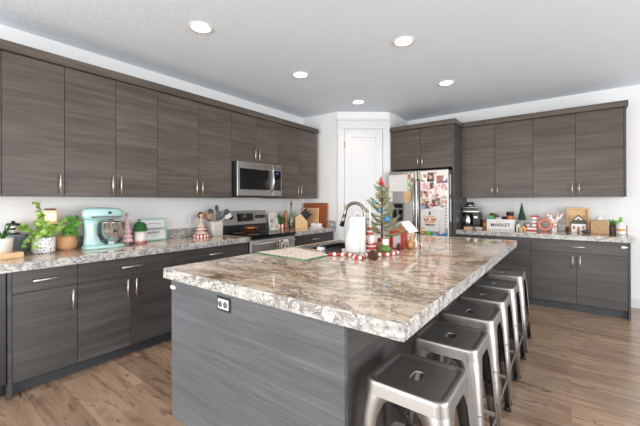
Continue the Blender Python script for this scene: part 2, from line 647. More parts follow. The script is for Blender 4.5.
def cab_left(name, label, y0, y1, z0, z1, xf, doors, drawer=None, m=M_up, group=None, hz='low', toe=False, hside=None):
    r = thing(name, label, 'cabinet', (XL + .3, (y0 + y1) / 2, z0 if not toe else 0), group=group)
    mb = MB().box(XL + .002, xf - .021, y0 + .0006, y1 - .0006, z0, z1)
    if toe:
        mb.box(XL + .002, xf - .075, y0 + .0006, y1 - .0006, 0.001, z0)
    mb.build('carcass', [m], r, world=True)
    if toe:
        MB().box(xf - .075, xf - .070, y0 + .0006, y1 - .0006, .001, z0 - .001).build('toe_board', M_toe, r, world=True)
    zt = z1
    out = (1, 0, 0)
    if drawer:
        d = MB().box(xf - .019, xf, y0 + G, y1 - G, drawer + G, z1 - .004, .0012).build('drawer', m, r, world=True)
        handle(d, (xf, (y0 + y1) / 2, (drawer + z1) / 2), 'y', .16, out)
        zt = drawer
    n = len(doors)
    ed = [y0 + (y1 - y0) * i / n for i in range(n + 1)]
    for i, hs in enumerate(doors):
        d = MB().box(xf - .019, xf, ed[i] + G, ed[i + 1] - G, z0 + .001, zt - G, .0012).build('door', m, r, world=True)
        y = ed[i + 1] - .034 if hs == 'r' else ed[i] + .034
        z = z0 + .105 if hz == 'low' else zt - .105
        handle(d, (xf, y, z), 'z', .155, out)
    return r


def cab_back(name, label, x0, x1, z0, z1, yf, doors, drawer=None, m=M_up, hz='low', toe=False, group=None, yb=YB):
    r = thing(name, label, 'cabinet', ((x0 + x1) / 2, yb - .3, z0 if not toe else 0), group=group)
    mb = MB().box(x0 + .0006, x1 - .0006, yf + .021, yb - .002, z0, z1)
    if toe:
        mb.box(x0 + .0006, x1 - .0006, yf + .06, yb - .002, 0.001, z0)
    mb.build('carcass', [m], r, world=True)
    if toe:
        MB().box(x0 + .0006, x1 - .0006, yf + .054, yf + .059, .001, z0 - .001).build('toe_board', M_toe, r, world=True)
    zt = z1
    out = (0, -1, 0)
    if drawer:
        d = MB().box(x0 + G, x1 - G, yf, yf + .019, drawer + G, z1 - .004, .0012).build('drawer', m, r, world=True)
        handle(d, ((x0 + x1) / 2, yf, (drawer + z1) / 2), 'x', .16, out)
        zt = drawer
    n = len(doors)
    ed = [x0 + (x1 - x0) * i / n for i in range(n + 1)]
    for i, hs in enumerate(doors):
        d = MB().box(ed[i] + G, ed[i + 1] - G, yf, yf + .019, z0 + .001, zt - G, .0012).build('door', m, r, world=True)
        x = ed[i + 1] - .034 if hs == 'r' else ed[i] + .034
        z = z0 + .105 if hz == 'low' else zt - .105
        handle(d, (x, yf, z), 'z', .155, out)
    return r


ZB, ZT = 1.371, 2.422
UX = -3.264
gl, gb = 'wall cabinets along the left wall', 'base cabinets along the left wall'
cab_left('wall_cabinet', 'edge of a grey wood wall cabinet cut off at the left picture border', .12, .497, ZB, ZT, UX, ['l'], group=gl)
cab_left('wall_cabinet', 'single door grey wood wall cabinet above the potted plants, leftmost full one', .497, .869, ZB, ZT, UX, ['r'], group=gl)
cab_left('wall_cabinet', 'two door grey wood wall cabinet above the aqua stand mixer', .869, 1.6274, ZB, ZT, UX, ['r', 'l'], group=gl)
cab_left('wall_cabinet', 'two door grey wood wall cabinet left of the microwave, above the utensil crock', 1.6274, 2.5254, ZB, ZT, UX, ['r', 'l'], group=gl)
cab_left('wall_cabinet', 'short two door brown grey cabinet right above the microwave', 2.5254, 3.3062, 1.822, ZT, UX, ['r', 'l'], group=gl)
cab_left('wall_cabinet', 'two door brown grey wall cabinet right of the microwave, above the cutting boards', 3.3062, 4.2083, ZB, ZT, UX, ['r', 'l'], group=gl)
tag(MB().box(XL + .002, -3.232, .12, 4.214, ZT + .002, 2.494, .002).build('crown_moulding', M_up), 'long flat wood crown board on top of the left wall cabinets', 'moulding')

BX = -2.997
r = cab_left('base_cabinet', 'narrow base cabinet with one drawer and one door at the left end', .503, .8756, .098, .853, BX, ['r'], .698, M_base, gb, 'high', True)
MB().box(XL + .002, BX + .004, .482, .502, .001, .853).build('end_panel', M_base, r, world=True)
da = thing('dark_filler_box', 'black appliance front under the counter at the left picture edge', 'filler', (-3.3, .17, 0))  # black box added to make the dark strip left of the end panel
MB().box(XL + .002, BX - .03, -.15, .478, .10, .853).box(XL + .002, BX - .09, -.15, .478, .001, .10).build('body', M_black, da, world=True)
MB().box(BX - .0295, BX - .004, -.148, .477, .105, .85, .003).build('door', M_black, da, world=True)
cab_left('base_cabinet', 'base cabinet with a wide drawer and two doors below the aqua mixer', .8756, 1.6435, .098, .853, BX, ['r', 'l'], .698, M_base, gb, 'high', True)
cab_left('base_cabinet', 'base cabinet left of the range, drawer visible behind the island corner', 1.6435, 2.546, .098, .853, BX, ['r', 'l'], .698, M_base, gb, 'high', True)
cab_left('base_cabinet', 'dark base cabinet with drawer right of the range, under the cutting boards', 3.326, 4.282, .098, .853, BX, ['r', 'l'], .698, M_base, gb, 'high', True)
# worktops: polished top, speckled edge made paler, window glare painted in


def top_slab(name, label, x0, x1, y0, y1, z0=.856, z1=.914, hole=None):
    mb = MB()
    if hole is None:
        mb.box(x0, x1, y0, y1, z0, z1, .003)
    else:
        hx0, hx1, hy0, hy1 = hole
        o4 = [(x0, y0), (x1, y0), (x1, y1), (x0, y1)]
        i4 = [(hx0, hy0), (hx1, hy0), (hx1, hy1), (hx0, hy1)]
        j4 = [(hx0 - .02, hy0 - .02), (hx1 + .02, hy0 - .02), (hx1 + .02, hy1 + .02), (hx0 - .02, hy1 + .02)]
        rings = [[(*p, z1 - .028) for p in i4], [(*p, z1 - .028) for p in j4], [(*p, z0) for p in o4], [(*p, z1 - .003) for p in o4],
                 [(x0 + .003, y0 + .003, z1), (x1 - .003, y0 + .003, z1), (x1 - .003, y1 - .003, z1), (x0 + .003, y1 - .003, z1)],
                 [(*p, z1) for p in i4], [(*p, z1 - .028) for p in i4]]
        mb.loft([[Vector(p) for p in rg] for rg in rings], (False, False), False)
        bmesh.ops.remove_doubles(mb.bm, verts=mb.bm.verts, dist=1e-5)
    mb.bm.normal_update()
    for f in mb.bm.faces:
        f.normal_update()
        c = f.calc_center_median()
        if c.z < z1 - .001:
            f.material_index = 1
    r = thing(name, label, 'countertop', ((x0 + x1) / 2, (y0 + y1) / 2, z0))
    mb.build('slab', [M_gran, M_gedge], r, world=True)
    return r


CX = -2.957
r = top_slab('countertop', 'granite countertop left of the range holding the plants and mixer', XL + .002, CX, -.20, 2.546)
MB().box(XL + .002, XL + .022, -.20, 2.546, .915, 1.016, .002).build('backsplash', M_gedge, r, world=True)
r = top_slab('countertop', 'short granite countertop between the range and the pantry wall', XL + .002, CX, 3.326, 4.284)
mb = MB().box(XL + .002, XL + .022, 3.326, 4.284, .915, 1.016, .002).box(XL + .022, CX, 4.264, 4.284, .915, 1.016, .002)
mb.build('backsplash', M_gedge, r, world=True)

# back wall run
BY, UY = 4.945, 5.234
gB, gU = 'base cabinets along the back wall', 'wall cabinets along the back wall'
cab_back('base_cabinet', 'grey base cabinet beside the fridge panel, half hidden by the island', -1.308, -.398, .098, .853, BY, ['r', 'l'], .698, M_base, 'high', True, gB)
r = cab_back('base_cabinet', 'grey two door base cabinet with wide drawer at the far right end', -.398, .5075, .098, .853, BY, ['r', 'l'], .698, M_base, 'high', True, gB)
MB().box(.5085, .528, BY - .004, YB - .002, .001, .853).build('end_panel', M_base, r, world=True)
r = top_slab('countertop', 'granite countertop on the back wall with decorations and coffee maker', -1.306, .566, BY - .04, YB - .002)
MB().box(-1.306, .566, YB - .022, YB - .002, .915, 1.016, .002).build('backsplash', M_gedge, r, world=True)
cab_back('wall_cabinet', 'two door grey wood wall cabinet above the coffee maker, beside the fridge', -1.308, -.398, ZB, ZT, UY, ['r', 'l'], None, M_up, 'low', False, gU)
r = cab_back('wall_cabinet', 'two door grey wood wall cabinet at the far right of the back wall', -.398, .5035, ZB, ZT, UY, ['r', 'l'], None, M_up, 'low', False, gU)
MB().box(.5045, .524, UY - .004, YB - .002, ZB - .004, ZT).build('end_panel', M_up, r, world=True)
tag(MB().box(-1.278, .54, 5.202, YB - .002, ZT + .002, 2.494, .002).build('crown_moulding', M_up), 'flat wood crown board on top of the right wall cabinets', 'moulding')
# fridge surround
FYF = 4.87
tag(MB().box(-1.334, -1.3105, 4.862, YB - .002, .001, ZT).build('fridge_side_panel', M_base), 'tall dark wood side panel between the fridge and the coffee counter', 'panel')
cab_back('wall_cabinet', 'short two door brown grey cabinet above the fridge', -2.262, -1.3355, 1.815, ZT, FYF, ['r', 'l'], None, M_up, 'low', False, None)
tag(MB().box(-2.285, -1.284, 4.836, YB - .002, ZT + .002, 2.494, .002).build('crown_moulding', M_up), 'short wood crown board on top of the fridge cabinet', 'moulding')

# ------------------------------------------------------------------ island
isl = thing('kitchen_island', 'large grey wood kitchen island body with a plain wide end panel', 'island', (-1.33, 2.48, 0))
MB().box(-1.94, -.79, 1.085, 3.86, .09, .62).box(-1.90, -.80, 1.085, 3.82, .001, .09).build('carcass', M_isl, isl, world=True)
MB().box(-1.963, -.692, 1.06, 1.084, .001, .853, .001).build('end_panel', M_isl, isl, world=True)
MB().box(-1.963, -.692, 3.861, 3.885, .001, .853, .001).build('end_panel', M_isl, isl, world=True)
MB().box(-.719, -.693, 1.0855, 1.553, .001, .853, .001).box(-.788, -.7195, 1.535, 1.553, .001, .853).build('side_panel', M_base, isl, world=True)
for y0, y1 in ((1.555, 2.33), (2.333, 3.1), (3.103, 3.86)):
    MB().box(-.788, -.765, y0 + .001, y1, .001, .853, .001).build('back_panel', M_base, isl, world=True)
for y0, y1 in ((1.085, 1.77), (1.773, 2.46), (2.463, 3.16), (3.163, 3.86)):
    d = MB().box(-1.962, -1.942, y0 + .002, y1, .10, .85, .001).build('door', M_isl, isl, world=True)
    handle(d, (-1.962, y1 - .04, .74), 'z', .155, (-1, 0, 0))
SINK = (-1.95, -1.57, 2.22, 2.92)
top = top_slab('countertop', 'large brown and cream granite island countertop with overhang for stools', -2.003, -.438, 1.03, 3.932, .855, .914, SINK)
# sink under the top
sx0, sx1, sy0, sy1 = SINK
sk = thing('kitchen_sink', 'stainless undermount sink set in the island top', 'sink', ((sx0 + sx1) / 2, (sy0 + sy1) / 2, .66))
cs = lambda g, z: [Vector((sx0 + g, sy0 + g, z)), Vector((sx1 - g, sy0 + g, z)), Vector((sx1 - g, sy1 - g, z)), Vector((sx0 + g, sy1 - g, z))]
MB().loft([cs(-.015, .8855), cs(.004, .8855), cs(.012, .70), cs(.03, .68), cs(.03, .664), cs(.008, .664), cs(-.006, .70), cs(-.015, .882), cs(-.015, .8855)], (False, False), False).box(sx0 + .027, sx1 - .027, sy0 + .027, sy1 - .027, .664, .674).build('basin', brushed('dark_sink_steel', (96, 92, 88), .3, 0), sk, world=True)
MB().lathe([(.001, .6745), (.04, .6745), (.04, .678), (.03, .68), (.001, .677)], ((sx0 + sx1) / 2, (sy0 + sy1) / 2, 0)).build('drain', M_chrome, sk, world=True)
# faucet
fx, fy = -1.505, 2.66
fa = thing('kitchen_faucet', 'brushed nickel gooseneck faucet arching behind the paper towel', 'faucet', (fx, fy, .914))
MB().lathe([(.001, 0), (.03, 0), (.03, .008), (.022, .014), (.02, .09), (.016, .1), (.001, .1)]).build('base', M_faucet, fa)
pts = [(0, 0, .09), (0, 0, .29)]
for i in range(1, 13):
    a = PI * i / 12
    pts.append((-.105 + .105 * math.cos(a), -.01 * i / 12, .29 + .105 * math.sin(a)))
pts.append((-.222, -.012, .255))
MB().tube(pts, .0155, 14).build('spout', M_faucet, fa)
MB().tube([(-.216, -.011, .272), (-.228, -.013, .235), (-.245, -.016, .175)], [.0175, .0185, .023], 12).tube([(-.245, -.016, .175), (-.2465, -.0163, .170)], [.021, .019], 12).build('spray_head', M_faucet, fa)
MB().tube([(.018, 0, .07), (.05, -.01, .082), (.085, -.018, .11)], [.008, .007, .006], 8).build('lever', M_faucet, fa)
# outlet on the end panel
ol = thing('wall_outlet', 'white double outlet in a black frame on the island end panel', 'outlet', (-1.436, 1.06, .789))
MB().box(-.056, .056, -.006, 0, -.037, .037, .002).build('frame', M_black, ol)
MB().box(-.043, .043, -.009, -.0055, -.026, .026, .002).build('cover_plate', M_white, ol)
for s in (-1, 1):
    so = MB().lathe([(.001, 0), (.0165, 0), (.0165, .0025), (.001, .0025)], M=T((s * .021, -.009, 0)) @ RX(PI / 2), seg=16).build('socket', M_gray, ol)
lt = MB().box(-.026, .02, -.01, 0, -.012, .012, .006).box(.014, .032, -.012, -.001, -.007, .007, .003).build('cabinet_latch', M_white, loc=(-1.935, 1.06, .80))
tag(lt, 'white child safety latch at the left corner of the island', 'latch')
lt = MB().box(-.03, .01, -.014, 0, -.014, .014, .007).box(.005, .03, -.009, -.002, -.005, .005, .002).build('cabinet_latch', M_white, loc=(.478, BY, .803))
tag(lt, 'white child safety latch on the drawer at the far right', 'latch')


# ------------------------------------------------------------------ stools
def rrect(h, rc, n, z, c=(0, 0)):
    """rounded square outline, half side h, corner radius rc, n points per corner"""
    out = []
    for q in range(4):
        cx, cyy = [(1, 1), (-1, 1), (-1, -1), (1, -1)][q]
        for i in range(n):
            a = PI / 2 * q + PI / 2 * i / (n - 1)
            out.append(Vector((c[0] + cx * (h - rc) + rc * math.cos(a), c[1] + cyy * (h - rc) + rc * math.sin(a), z)))
    return out


def slot(z, hx, hy):
    out = []
    rr = min(hx, hy) * .8
    for q in range(4):
        cx, cyy = [(1, 1), (-1, 1), (-1, -1), (1, -1)][q]
        for i in range(8):
            a = PI / 2 * q + PI / 2 * i / 7
            out.append(Vector((cx * (hx - rr) + rr * math.cos(a), cyy * (hy - rr) + rr * math.sin(a), z)))
    return out


SH = .648


def make_stool(loc, label):
    r = thing('metal_stool', label, 'stool', loc, group='metal stools along the island')
    h = .153
    mb = MB()
    mb.loft([slot(SH - .016, .0195, .0355), slot(SH - .012, .020, .036), slot(SH - .0095, .023, .039)], (False, False))
    mb.loft([slot(SH - .0095, .023, .039), rrect(.120, .024, 8, SH - .0095)], (False, False), False)
    mb.loft([rrect(.120, .024, 8, SH - .0095), rrect(.127, .028, 8, SH - .006), rrect(.133, .032, 8, SH - .001), rrect(.138, .034, 8, SH)], (False, False))
    mb.loft([rrect(.138, .034, 8, SH), rrect(.146, .038, 8, SH)], (False, False), False)
    mb.loft([rrect(.146, .038, 8, SH), rrect(.150, .040, 8, SH - .002), rrect(h - .001, .042, 8, SH - .007), rrect(h, .042, 8, SH - .014)], (False, False))
    mb.loft([rrect(h, .042, 8, SH - .014), rrect(h + .003, .042, 8, SH - .052), rrect(h - .001, .040, 8, SH - .052), rrect(h - .005, .038, 8, SH - .016), slot(SH - .016, .0195, .0355)], (False, False), False)
    bmesh.ops.remove_doubles(mb.bm, verts=mb.bm.verts, dist=1e-5)
    mb.build('seat', M_stool, r)
    for sx in (-1, 1):
        for sy in (-1, 1):
            def sec(z, c, wd, th, rc):
                # L section whose rounded corner faces outwards
                o, i_ = [], []
                o.append((c - wd, c))
                for k in range(6):
                    a = PI / 2 - PI / 2 * k / 5
                    o.append((c - rc + rc * math.cos(a), c - rc + rc * math.sin(a)))
                o.append((c, c - wd))
                i_.append((c - th, c - wd))
                for k in range(6):
                    a = PI / 2 * k / 5
                    r2 = max(rc - th, .001)
                    i_.append((c - rc + r2 * math.cos(a), c - rc + r2 * math.sin(a)))
                i_.append((c - wd, c - th))
                return [Vector((sx * x, sy * y, z)) for x, y in o + i_]
            lg = MB()
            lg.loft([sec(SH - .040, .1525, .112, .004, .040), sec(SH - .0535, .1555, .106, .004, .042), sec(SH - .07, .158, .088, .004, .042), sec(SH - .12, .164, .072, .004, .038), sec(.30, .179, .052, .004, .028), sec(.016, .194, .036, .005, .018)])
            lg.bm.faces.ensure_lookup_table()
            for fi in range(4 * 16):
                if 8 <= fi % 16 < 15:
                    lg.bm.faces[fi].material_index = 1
            leg = lg.build('leg', [M_stool, M_shadesteel], r)
            MB().lathe([(.001, 0), (.02, 0), (.021, .012), (.017, .026), (.001, .026)], (sx * .178, sy * .178, 0), 12).build('rubber_foot', M_rubber, leg)
    z = .205
    c = .178
    for ax in range(4):
        mb = MB()
        if ax < 2:
            s = 1 if ax else -1
            mb.box(-c, c, s * c - .003, s * c + .003, z - .012, z + .012, .002)
        else:
            s = 1 if ax == 3 else -1
            mb.box(s * c - .003, s * c + .003, -c, c, z - .012, z + .012, .002)
        mb.build('footrest_bar', M_stool, r)
    mb = MB()
    for s in (-1, 1):
        mb.tube([(-.17, -.17 * s, SH - .27), (-.08, -.08 * s, SH - .25), (0, 0, SH - .245), (.08, .08 * s, SH - .25), (.17, .17 * s, SH - .27)], .012, 8, .3)
    mb.build('cross_brace', M_stool, r)
    return r


stool_labels = ['brushed steel backless stool nearest the camera, at the island front corner',
                'second brushed steel stool from the camera along the island',
                'third brushed steel stool from the camera along the island',
                'fourth brushed steel stool from the camera, third from the far end',
                'fifth brushed steel stool from the camera, next to the farthest one',
                'brushed steel stool farthest from the camera, nearest the back cabinets']
st0 = None
for i, (x, y) in enumerate([(-.478, 1.255), (-.485, 1.735), (-.495, 2.19), (-.50, 2.62), (-.495, 3.04), (-.495, 3.56)]):
    if i == 0:
        st0 = make_stool((x, y, 0), stool_labels[0])
    else:
        dup(st0, (x, y, 0), stool_labels[i])

# ------------------------------------------------------------------ microwave
mw = thing('microwave_oven', 'stainless steel over the range microwave with black window', 'microwave', (-3.4, 2.916, 1.388))
MX, m0, m1 = -3.172, 2.534, 3.298
MB().box(XL + .002, MX - .03, m0, m1, 1.39, 1.818).build('body', M_black, mw, world=True)
d = MB().box(MX - .029, MX, m0, m1 - .17, 1.398, 1.815, .003).build('door', M_steel, mw, world=True)
MB().box(MX - .004, MX + .0015, m0 + .035, m1 - .225, 1.475, 1.735, .001).build('window', M_bglass, d, world=True)
MB().tube([(MX, m1 - .2, 1.46), (MX + .035, m1 - .2, 1.485), (MX + .045, m1 - .2, 1.60), (MX + .035, m1 - .2, 1.735), (MX, m1 - .2, 1.76)], .012, 10).build('handle', M_chrome, d, world=True)
p = MB().box(MX - .029, MX - .001, m1 - .169, m1, 1.398, 1.815, .003).build('control_panel', M_steel, mw, world=True)
MB().box(MX - .004, MX + .0008, m1 - .155, m1 - .02, 1.475, 1.735, .001).build('key_pad', M_bglass, p, world=True)
MB().box(MX, MX + .0016, m1 - .11, m1 - .065, 1.695, 1.712).build('display', M_disp, p, world=True)
MB().box(XL + .05, MX - .04, m0 + .03, m1 - .03, 1.378, 1.3895, .002).build('vent_grille', M_black, mw, world=True)

# ------------------------------------------------------------------ range
rg = thing('electric_range', 'stainless steel electric range with black glass cooktop', 'stove', (-3.28, 2.936, 0))
r0, r1, RXF = 2.552, 3.32, -2.962
MB().box(XL + .03, RXF - .03, r0, r1, .04, .90).box(XL + .06, RXF - .08, r0 + .02, r1 - .02, .001, .04).build('body', M_black, rg, world=True)
MB().box(XL + .03, RXF + .022, r0 - .004, r1 + .004, .898, .921, .004).build('cooktop', M_bglass, rg, world=True)
MB().box(RXF - .03, RXF + .012, r0, r1, .872, .897, .003).build('front_strip', M_black, rg, world=True)
bp = MB().box(XL + .03, XL + .10, r0, r1, .921, 1.02).prism([(XL + .03, 1.02), (XL + .115, 1.02), (XL + .085, 1.20), (XL + .03, 1.20)], lambda u, v, ww: (u, ww, v), r0, r1)
for f in bp.bm.faces:
    f.material_index = 1 if f.calc_center_median().z > 1.019 else 0
bp = bp.build('back_panel', [M_black, M_steel], rg, world=True)
pf = lambda z: XL + .115 - .03 * (z - 1.02) / .18
MB().prism([(pf(1.06) - .003, 1.06), (pf(1.06) + .002, 1.06), (pf(1.165) + .002, 1.165), (pf(1.165) - .003, 1.165)], lambda u, v, ww: (u, ww, v), 2.80, 3.075).build('display_panel', M_bglass, bp, world=True)
MB().prism([(pf(1.12) + .0015, 1.12), (pf(1.12) + .003, 1.12), (pf(1.145) + .003, 1.145), (pf(1.145) + .0015, 1.145)], lambda u, v, ww: (u, ww, v), 2.915, 2.955).build('display', mat('display_green', (40, 110, 70), .3, emit=((70, 200, 120), .12)), bp, world=True)
for y in (2.625, 2.70, 3.135, 3.20, 3.265):
    MB().lathe([(.001, 0), (.026, 0), (.024, .02), (.001, .022)], M=T((pf(1.115), y, 1.115)) @ RY(PI / 2 - .16), seg=16).build('knob', M_black, bp, world=True)
M_oven = brushed('oven_door_steel', (214, 210, 204), .46, 1)
od = MB().box(RXF - .029, RXF + .006, r0 + .004, r1 - .004, .27, .868, .004).build('oven_door', M_oven, rg, world=True)
MB().box(RXF + .002, RXF + .008, r0 + .1, r1 - .1, .40, .70, .001).build('window', M_bglass, od, world=True)
mb = MB().cyl((RXF + .055, r0 + .05, .822), (RXF + .055, r1 - .05, .822), .013)
for y in (r0 + .09, r1 - .09):
    mb.cyl((RXF + .004, y, .822), (RXF + .055, y, .822), .009)
mb.build('handle', M_chrome, od, world=True)
MB().box(RXF - .029, RXF + .004, r0 + .004, r1 - .004, .06, .262, .004).build('drawer', M_steel, rg, world=True)
for x, y, q in ((-3.40, 2.74, .09), (-3.40, 3.12, .07), (-3.12, 2.74, .07), (-3.12, 3.12, .1)):
    MB().lathe([(q - .003, .921), (q, .921), (q, .9216), (q - .003, .9216)], (x, y, 0), 28).build('burner_ring', M_gray, rg, world=True)
# towel over the oven handle
tw = MB()
prof = [(RXF + .040, .65), (RXF + .038, .75), (RXF + .037, .822), (RXF + .043, .836), (RXF + .055, .8405), (RXF + .068, .836), (RXF + .0725, .822), (RXF + .076, .73), (RXF + .077, .60)]
n = len(prof)
th = .004
loops = []
for k in range(13):
    y = 2.955 + .17 * k / 12
    wob = .005 * math.sin(k * 1.6)
    o_, i_ = [], []
    for j, (x, z) in enumerate(prof):
        t = Vector((prof[min(j + 1, n - 1)][0] - prof[max(j - 1, 0)][0], 0, prof[min(j + 1, n - 1)][1] - prof[max(j - 1, 0)][1])).normalized()
        nn = Vector((-t.z, 0, t.x))
        wz = wob * (1 if j in (0, n - 1) else .4 if j in (1, n - 2) else 0)
        if j >= n - 2:
            x += abs(wz)
        o_.append(Vector((x, y, z + 0)) + nn * 0)
        i_.append(Vector((x, y, z)) + nn * th)
    loops.append(o_ + i_[::-1])
tw.loft(loops)
tag(tw.build('dish_towel', M_stripet), 'patterned dark and white dish towel hanging on the oven handle', 'towel')
# copper pot
cp = thing('copper_pan', 'hammered copper pan with lid standing on the cooktop', 'pan', (-3.33, 2.87, .9218))
MB().lathe([(.001, 0), (.08, 0), (.092, .012), (.096, .062), (.099, .064), (.094, .066), (.001, .066)], seg=32).build('pan_body', M_copper, cp)
MB().lathe([(.001, .066), (.095, .066), (.09, .072), (.05, .084), (.001, .088)], seg=32).build('lid', M_copper, cp)

# ------------------------------------------------------------------ fridge
FY0 = 4.70
fr = thing('refrigerator', 'stainless steel french door fridge covered with photos and magnets', 'fridge', (-1.79, 5.1, 0))
MB().box(-2.238, -1.345, FY0 + .075, 5.55, .02, 1.765, .004).box(-2.2, -1.38, FY0 + .12, 5.5, .001, .02).build('body', M_gray, fr, world=True)
ld = MB().box(-2.24, -1.796, FY0, FY0 + .07, .75, 1.775, .012, seg=3).build('door', M_steelv, fr, world=True)
rd = MB().box(-1.79, -1.343, FY0, FY0 + .07, .75, 1.775, .012, seg=3).build('door', M_steelv, fr, world=True)
fd = MB().box(-2.24, -1.343, FY0, FY0 + .07, .06, .742, .012, seg=3).build('freezer_drawer', M_steelv, fr, world=True)
for o, x in ((ld, -1.825), (rd, -1.760)):
    MB().tube([(x, FY0, .86), (x, FY0 - .04, .885), (x, FY0 - .05, 1.25), (x, FY0 - .04, 1.615), (x, FY0, 1.64)], .014, 12).build('handle', M_steelv, o, world=True)
MB().tube([(-2.14, FY0, .66), (-2.12, FY0 - .045, .66), (-1.46, FY0 - .045, .66), (-1.44, FY0, .66)], .012, 12).build('handle', M_steelv, fd, world=True)
dp = MB().box(-2.185, -1.992, FY0 - .006, FY0 + .01, 1.005, 1.30, .004).build('water_dispenser', M_gray, ld, world=True)
dp['label'] = 'dark water and ice dispenser recess'
MB2 = MB().box(-2.168, -2.010, FY0 - .0085, FY0 + .0, 1.03, 1.20, .003)
fr_rec = MB2.box(-2.168, -2.010, FY0 - .0095, FY0, 1.225, 1.285, .002)
q = fr_rec.build('dispenser_recess', M_bglass, fr, world=True)
MB().box(-2.10, -2.07, FY0 - .02, FY0 - .008, 1.12, 1.20, .003).build('dispenser_paddle', M_gray, fr, world=True)


def sheet(name, label, cat, x0, x1, z0, z1, m, rot=0, lift=0.0, group=None):
    cx, cz = (x0 + x1) / 2, (z0 + z1) / 2
    mb = MB().box(x0 - cx, x1 - cx, -.0012, 0, z0 - cz, z1 - cz)
    mb.xf(RY(rot))
    o = mb.build(name, m, loc=(cx, FY0 - .0002 - lift, cz))
    tag(o, label, cat, group)
    return o


def paper(name, label, cat, x0, x1, z0, z1, m, rot=0, lift=0.0, **k):
    return sheet(name, label, cat, x0, x1, z0, z1, m, rot, lift, **k)


C_photo1 = collage('photo_dark', [(60, 52, 56), (120, 92, 84), (40, 40, 52), (196, 160, 140), (90, 70, 70)], 26)
C_photo2 = collage('photo_bright', [(60, 70, 120), (190, 80, 70), (225, 215, 205), (90, 120, 150), (150, 100, 80)], 28)
C_photo3 = collage('photo_pink', [(230, 190, 196), (214, 150, 160), (240, 224, 220), (190, 130, 130)], 24)
C_photo4 = collage('photo_brown', [(120, 78, 60), (196, 160, 138), (225, 205, 190), (150, 104, 84), (84, 56, 46)], 26)
C_photo5 = collage('photo_holiday', [(226, 220, 210), (150, 170, 120), (196, 90, 80), (230, 220, 210), (120, 110, 100)], 22)
GP = 'pictures on the right fridge door'
big = paper('paper_sheet', 'large pale paper behind the photos on the right fridge door', 'paper', -1.735, -1.36, 1.30, 1.755, mat('off_white_paper', (226, 220, 216), .7, var=.06, scale=9), 0, 0)
paper('photo', 'small dark upright photo high on the right fridge door', 'photo', -1.635, -1.535, 1.60, 1.735, C_photo1, .06, .0015, group=GP)
paper('photo', 'colourful group photo at the upper right of the right fridge door', 'photo', -1.505, -1.355, 1.575, 1.685, C_photo2, -.02, .0015, group=GP)
paper('photo', 'red and green holiday card at the top left of the right fridge door', 'photo', -1.725, -1.65, 1.60, 1.72, C_photo5, .03, .0015, group=GP)
paper('photo', 'pale pink photo below the holiday card on the right fridge door', 'photo', -1.705, -1.60, 1.49, 1.585, C_photo3, -.05, .0015, group=GP)
paper('photo', 'second pink photo, tilted, in the middle of the right fridge door', 'photo', -1.595, -1.48, 1.42, 1.56, C_photo3, .12, .0030, group=GP)
paper('photo', 'brown family photo at the left edge of the right fridge door', 'photo', -1.73, -1.62, 1.38, 1.475, C_photo4, 0, .0015, group=GP)
paper('photo', 'brown family photo lower left, just above the blue star magnet', 'photo', -1.715, -1.595, 1.22, 1.365, C_photo4, .05, .0015, group=GP)
paper('photo', 'dark photo with a red heart at its corner on the right fridge door', 'photo', -1.575, -1.45, 1.25, 1.37, C_photo1, -.03, .0015, group=GP)
paper('photo', 'narrow pale photo at the right edge of the right fridge door', 'photo', -1.44, -1.355, 1.36, 1.55, C_photo5, .02, .0015, group=GP)
C_art = collage('photo_children_art', [(226, 214, 206), (206, 120, 100), (230, 222, 214), (120, 140, 170), (216, 180, 120), (60, 56, 60)], 40)
paper('photo', 'patterned card between the dark photo and the group photo, top of the right fridge door', 'photo', -1.525, -1.50, 1.70, 1.745, C_art, 0, .0015, group=GP)
paper('photo', 'small pink snapshot just under the colourful group photo', 'photo', -1.47, -1.38, 1.47, 1.56, C_photo3, -.08, .003, group=GP)
paper('photo', 'striped childish painting at the far right above the white sheet', 'photo', -1.44, -1.36, 1.235, 1.345, C_art, .04, .0015, group=GP)
paper('photo', 'small dark snapshot between the two pink photos', 'photo', -1.60, -1.545, 1.50, 1.59, C_photo1, .02, .0045, group=GP)
paper('photo', 'speckled card overlapping the top of the pumpkin drawing', 'photo', -1.56, -1.47, 1.375, 1.425, C_art, .03, .0045, group=GP)
dw = thing('pumpkin_drawing', 'child drawing of an orange pumpkin face with green stem on white paper', 'drawing', (-1.60, FY0 - .0002, 1.05))
MB().box(-.125, .125, -.0012, 0, -.155, .155).build('sheet', M_paper, dw)
mb = MB()
for i in range(7):
    a = PI * (i / 6) + PI
    x, z = .075 * math.cos(a), .02 + .075 * math.sin(a) * .6
    mb.box(x - .017, x + .017, -.0024, -.0013, z - .017, z + .017, M=None)
mb.box(-.06, .06, -.0024, -.0013, .045, .062).build('pumpkin', M_orange, dw)
MB().box(-.015, .012, -.0024, -.0013, .075, .125).build('stem', M_leafd, dw)
MB().prism([(-.05, -.075), (.05, -.075), (.08, -.05), (.03, -.06), (-.02, -.056), (-.08, -.05)], lambda u, v, ww: (u, ww, v), -.0030, -.0025).box(-.045, -.02, -.003, -.0025, .005, .028).box(.02, .045, -.003, -.0025, .005, .028).build('face', M_brownroof, dw)
paper('paper_sheet', 'tall white sheet right of the pumpkin drawing', 'paper', -1.465, -1.395, .86, 1.215, M_paper, 0, 0)
ls = thing('lettered_strip', 'narrow white paper strip with a column of dark letters', 'paper', (-1.372, FY0 - .0002, 1.10))
MB().box(-.021, .021, -.0012, 0, -.15, .15).build('sheet', M_paper, ls)
mb = MB()
for i in range(6):
    z = .12 - i * .046
    mb.box(-.013 + .003 * (i % 2), .010, -.002, -.0013, z - .004, z + .004).box(-.010, -.003, -.002, -.0013, z - .014, z + .014)
mb.build('lettering', M_gray, ls)
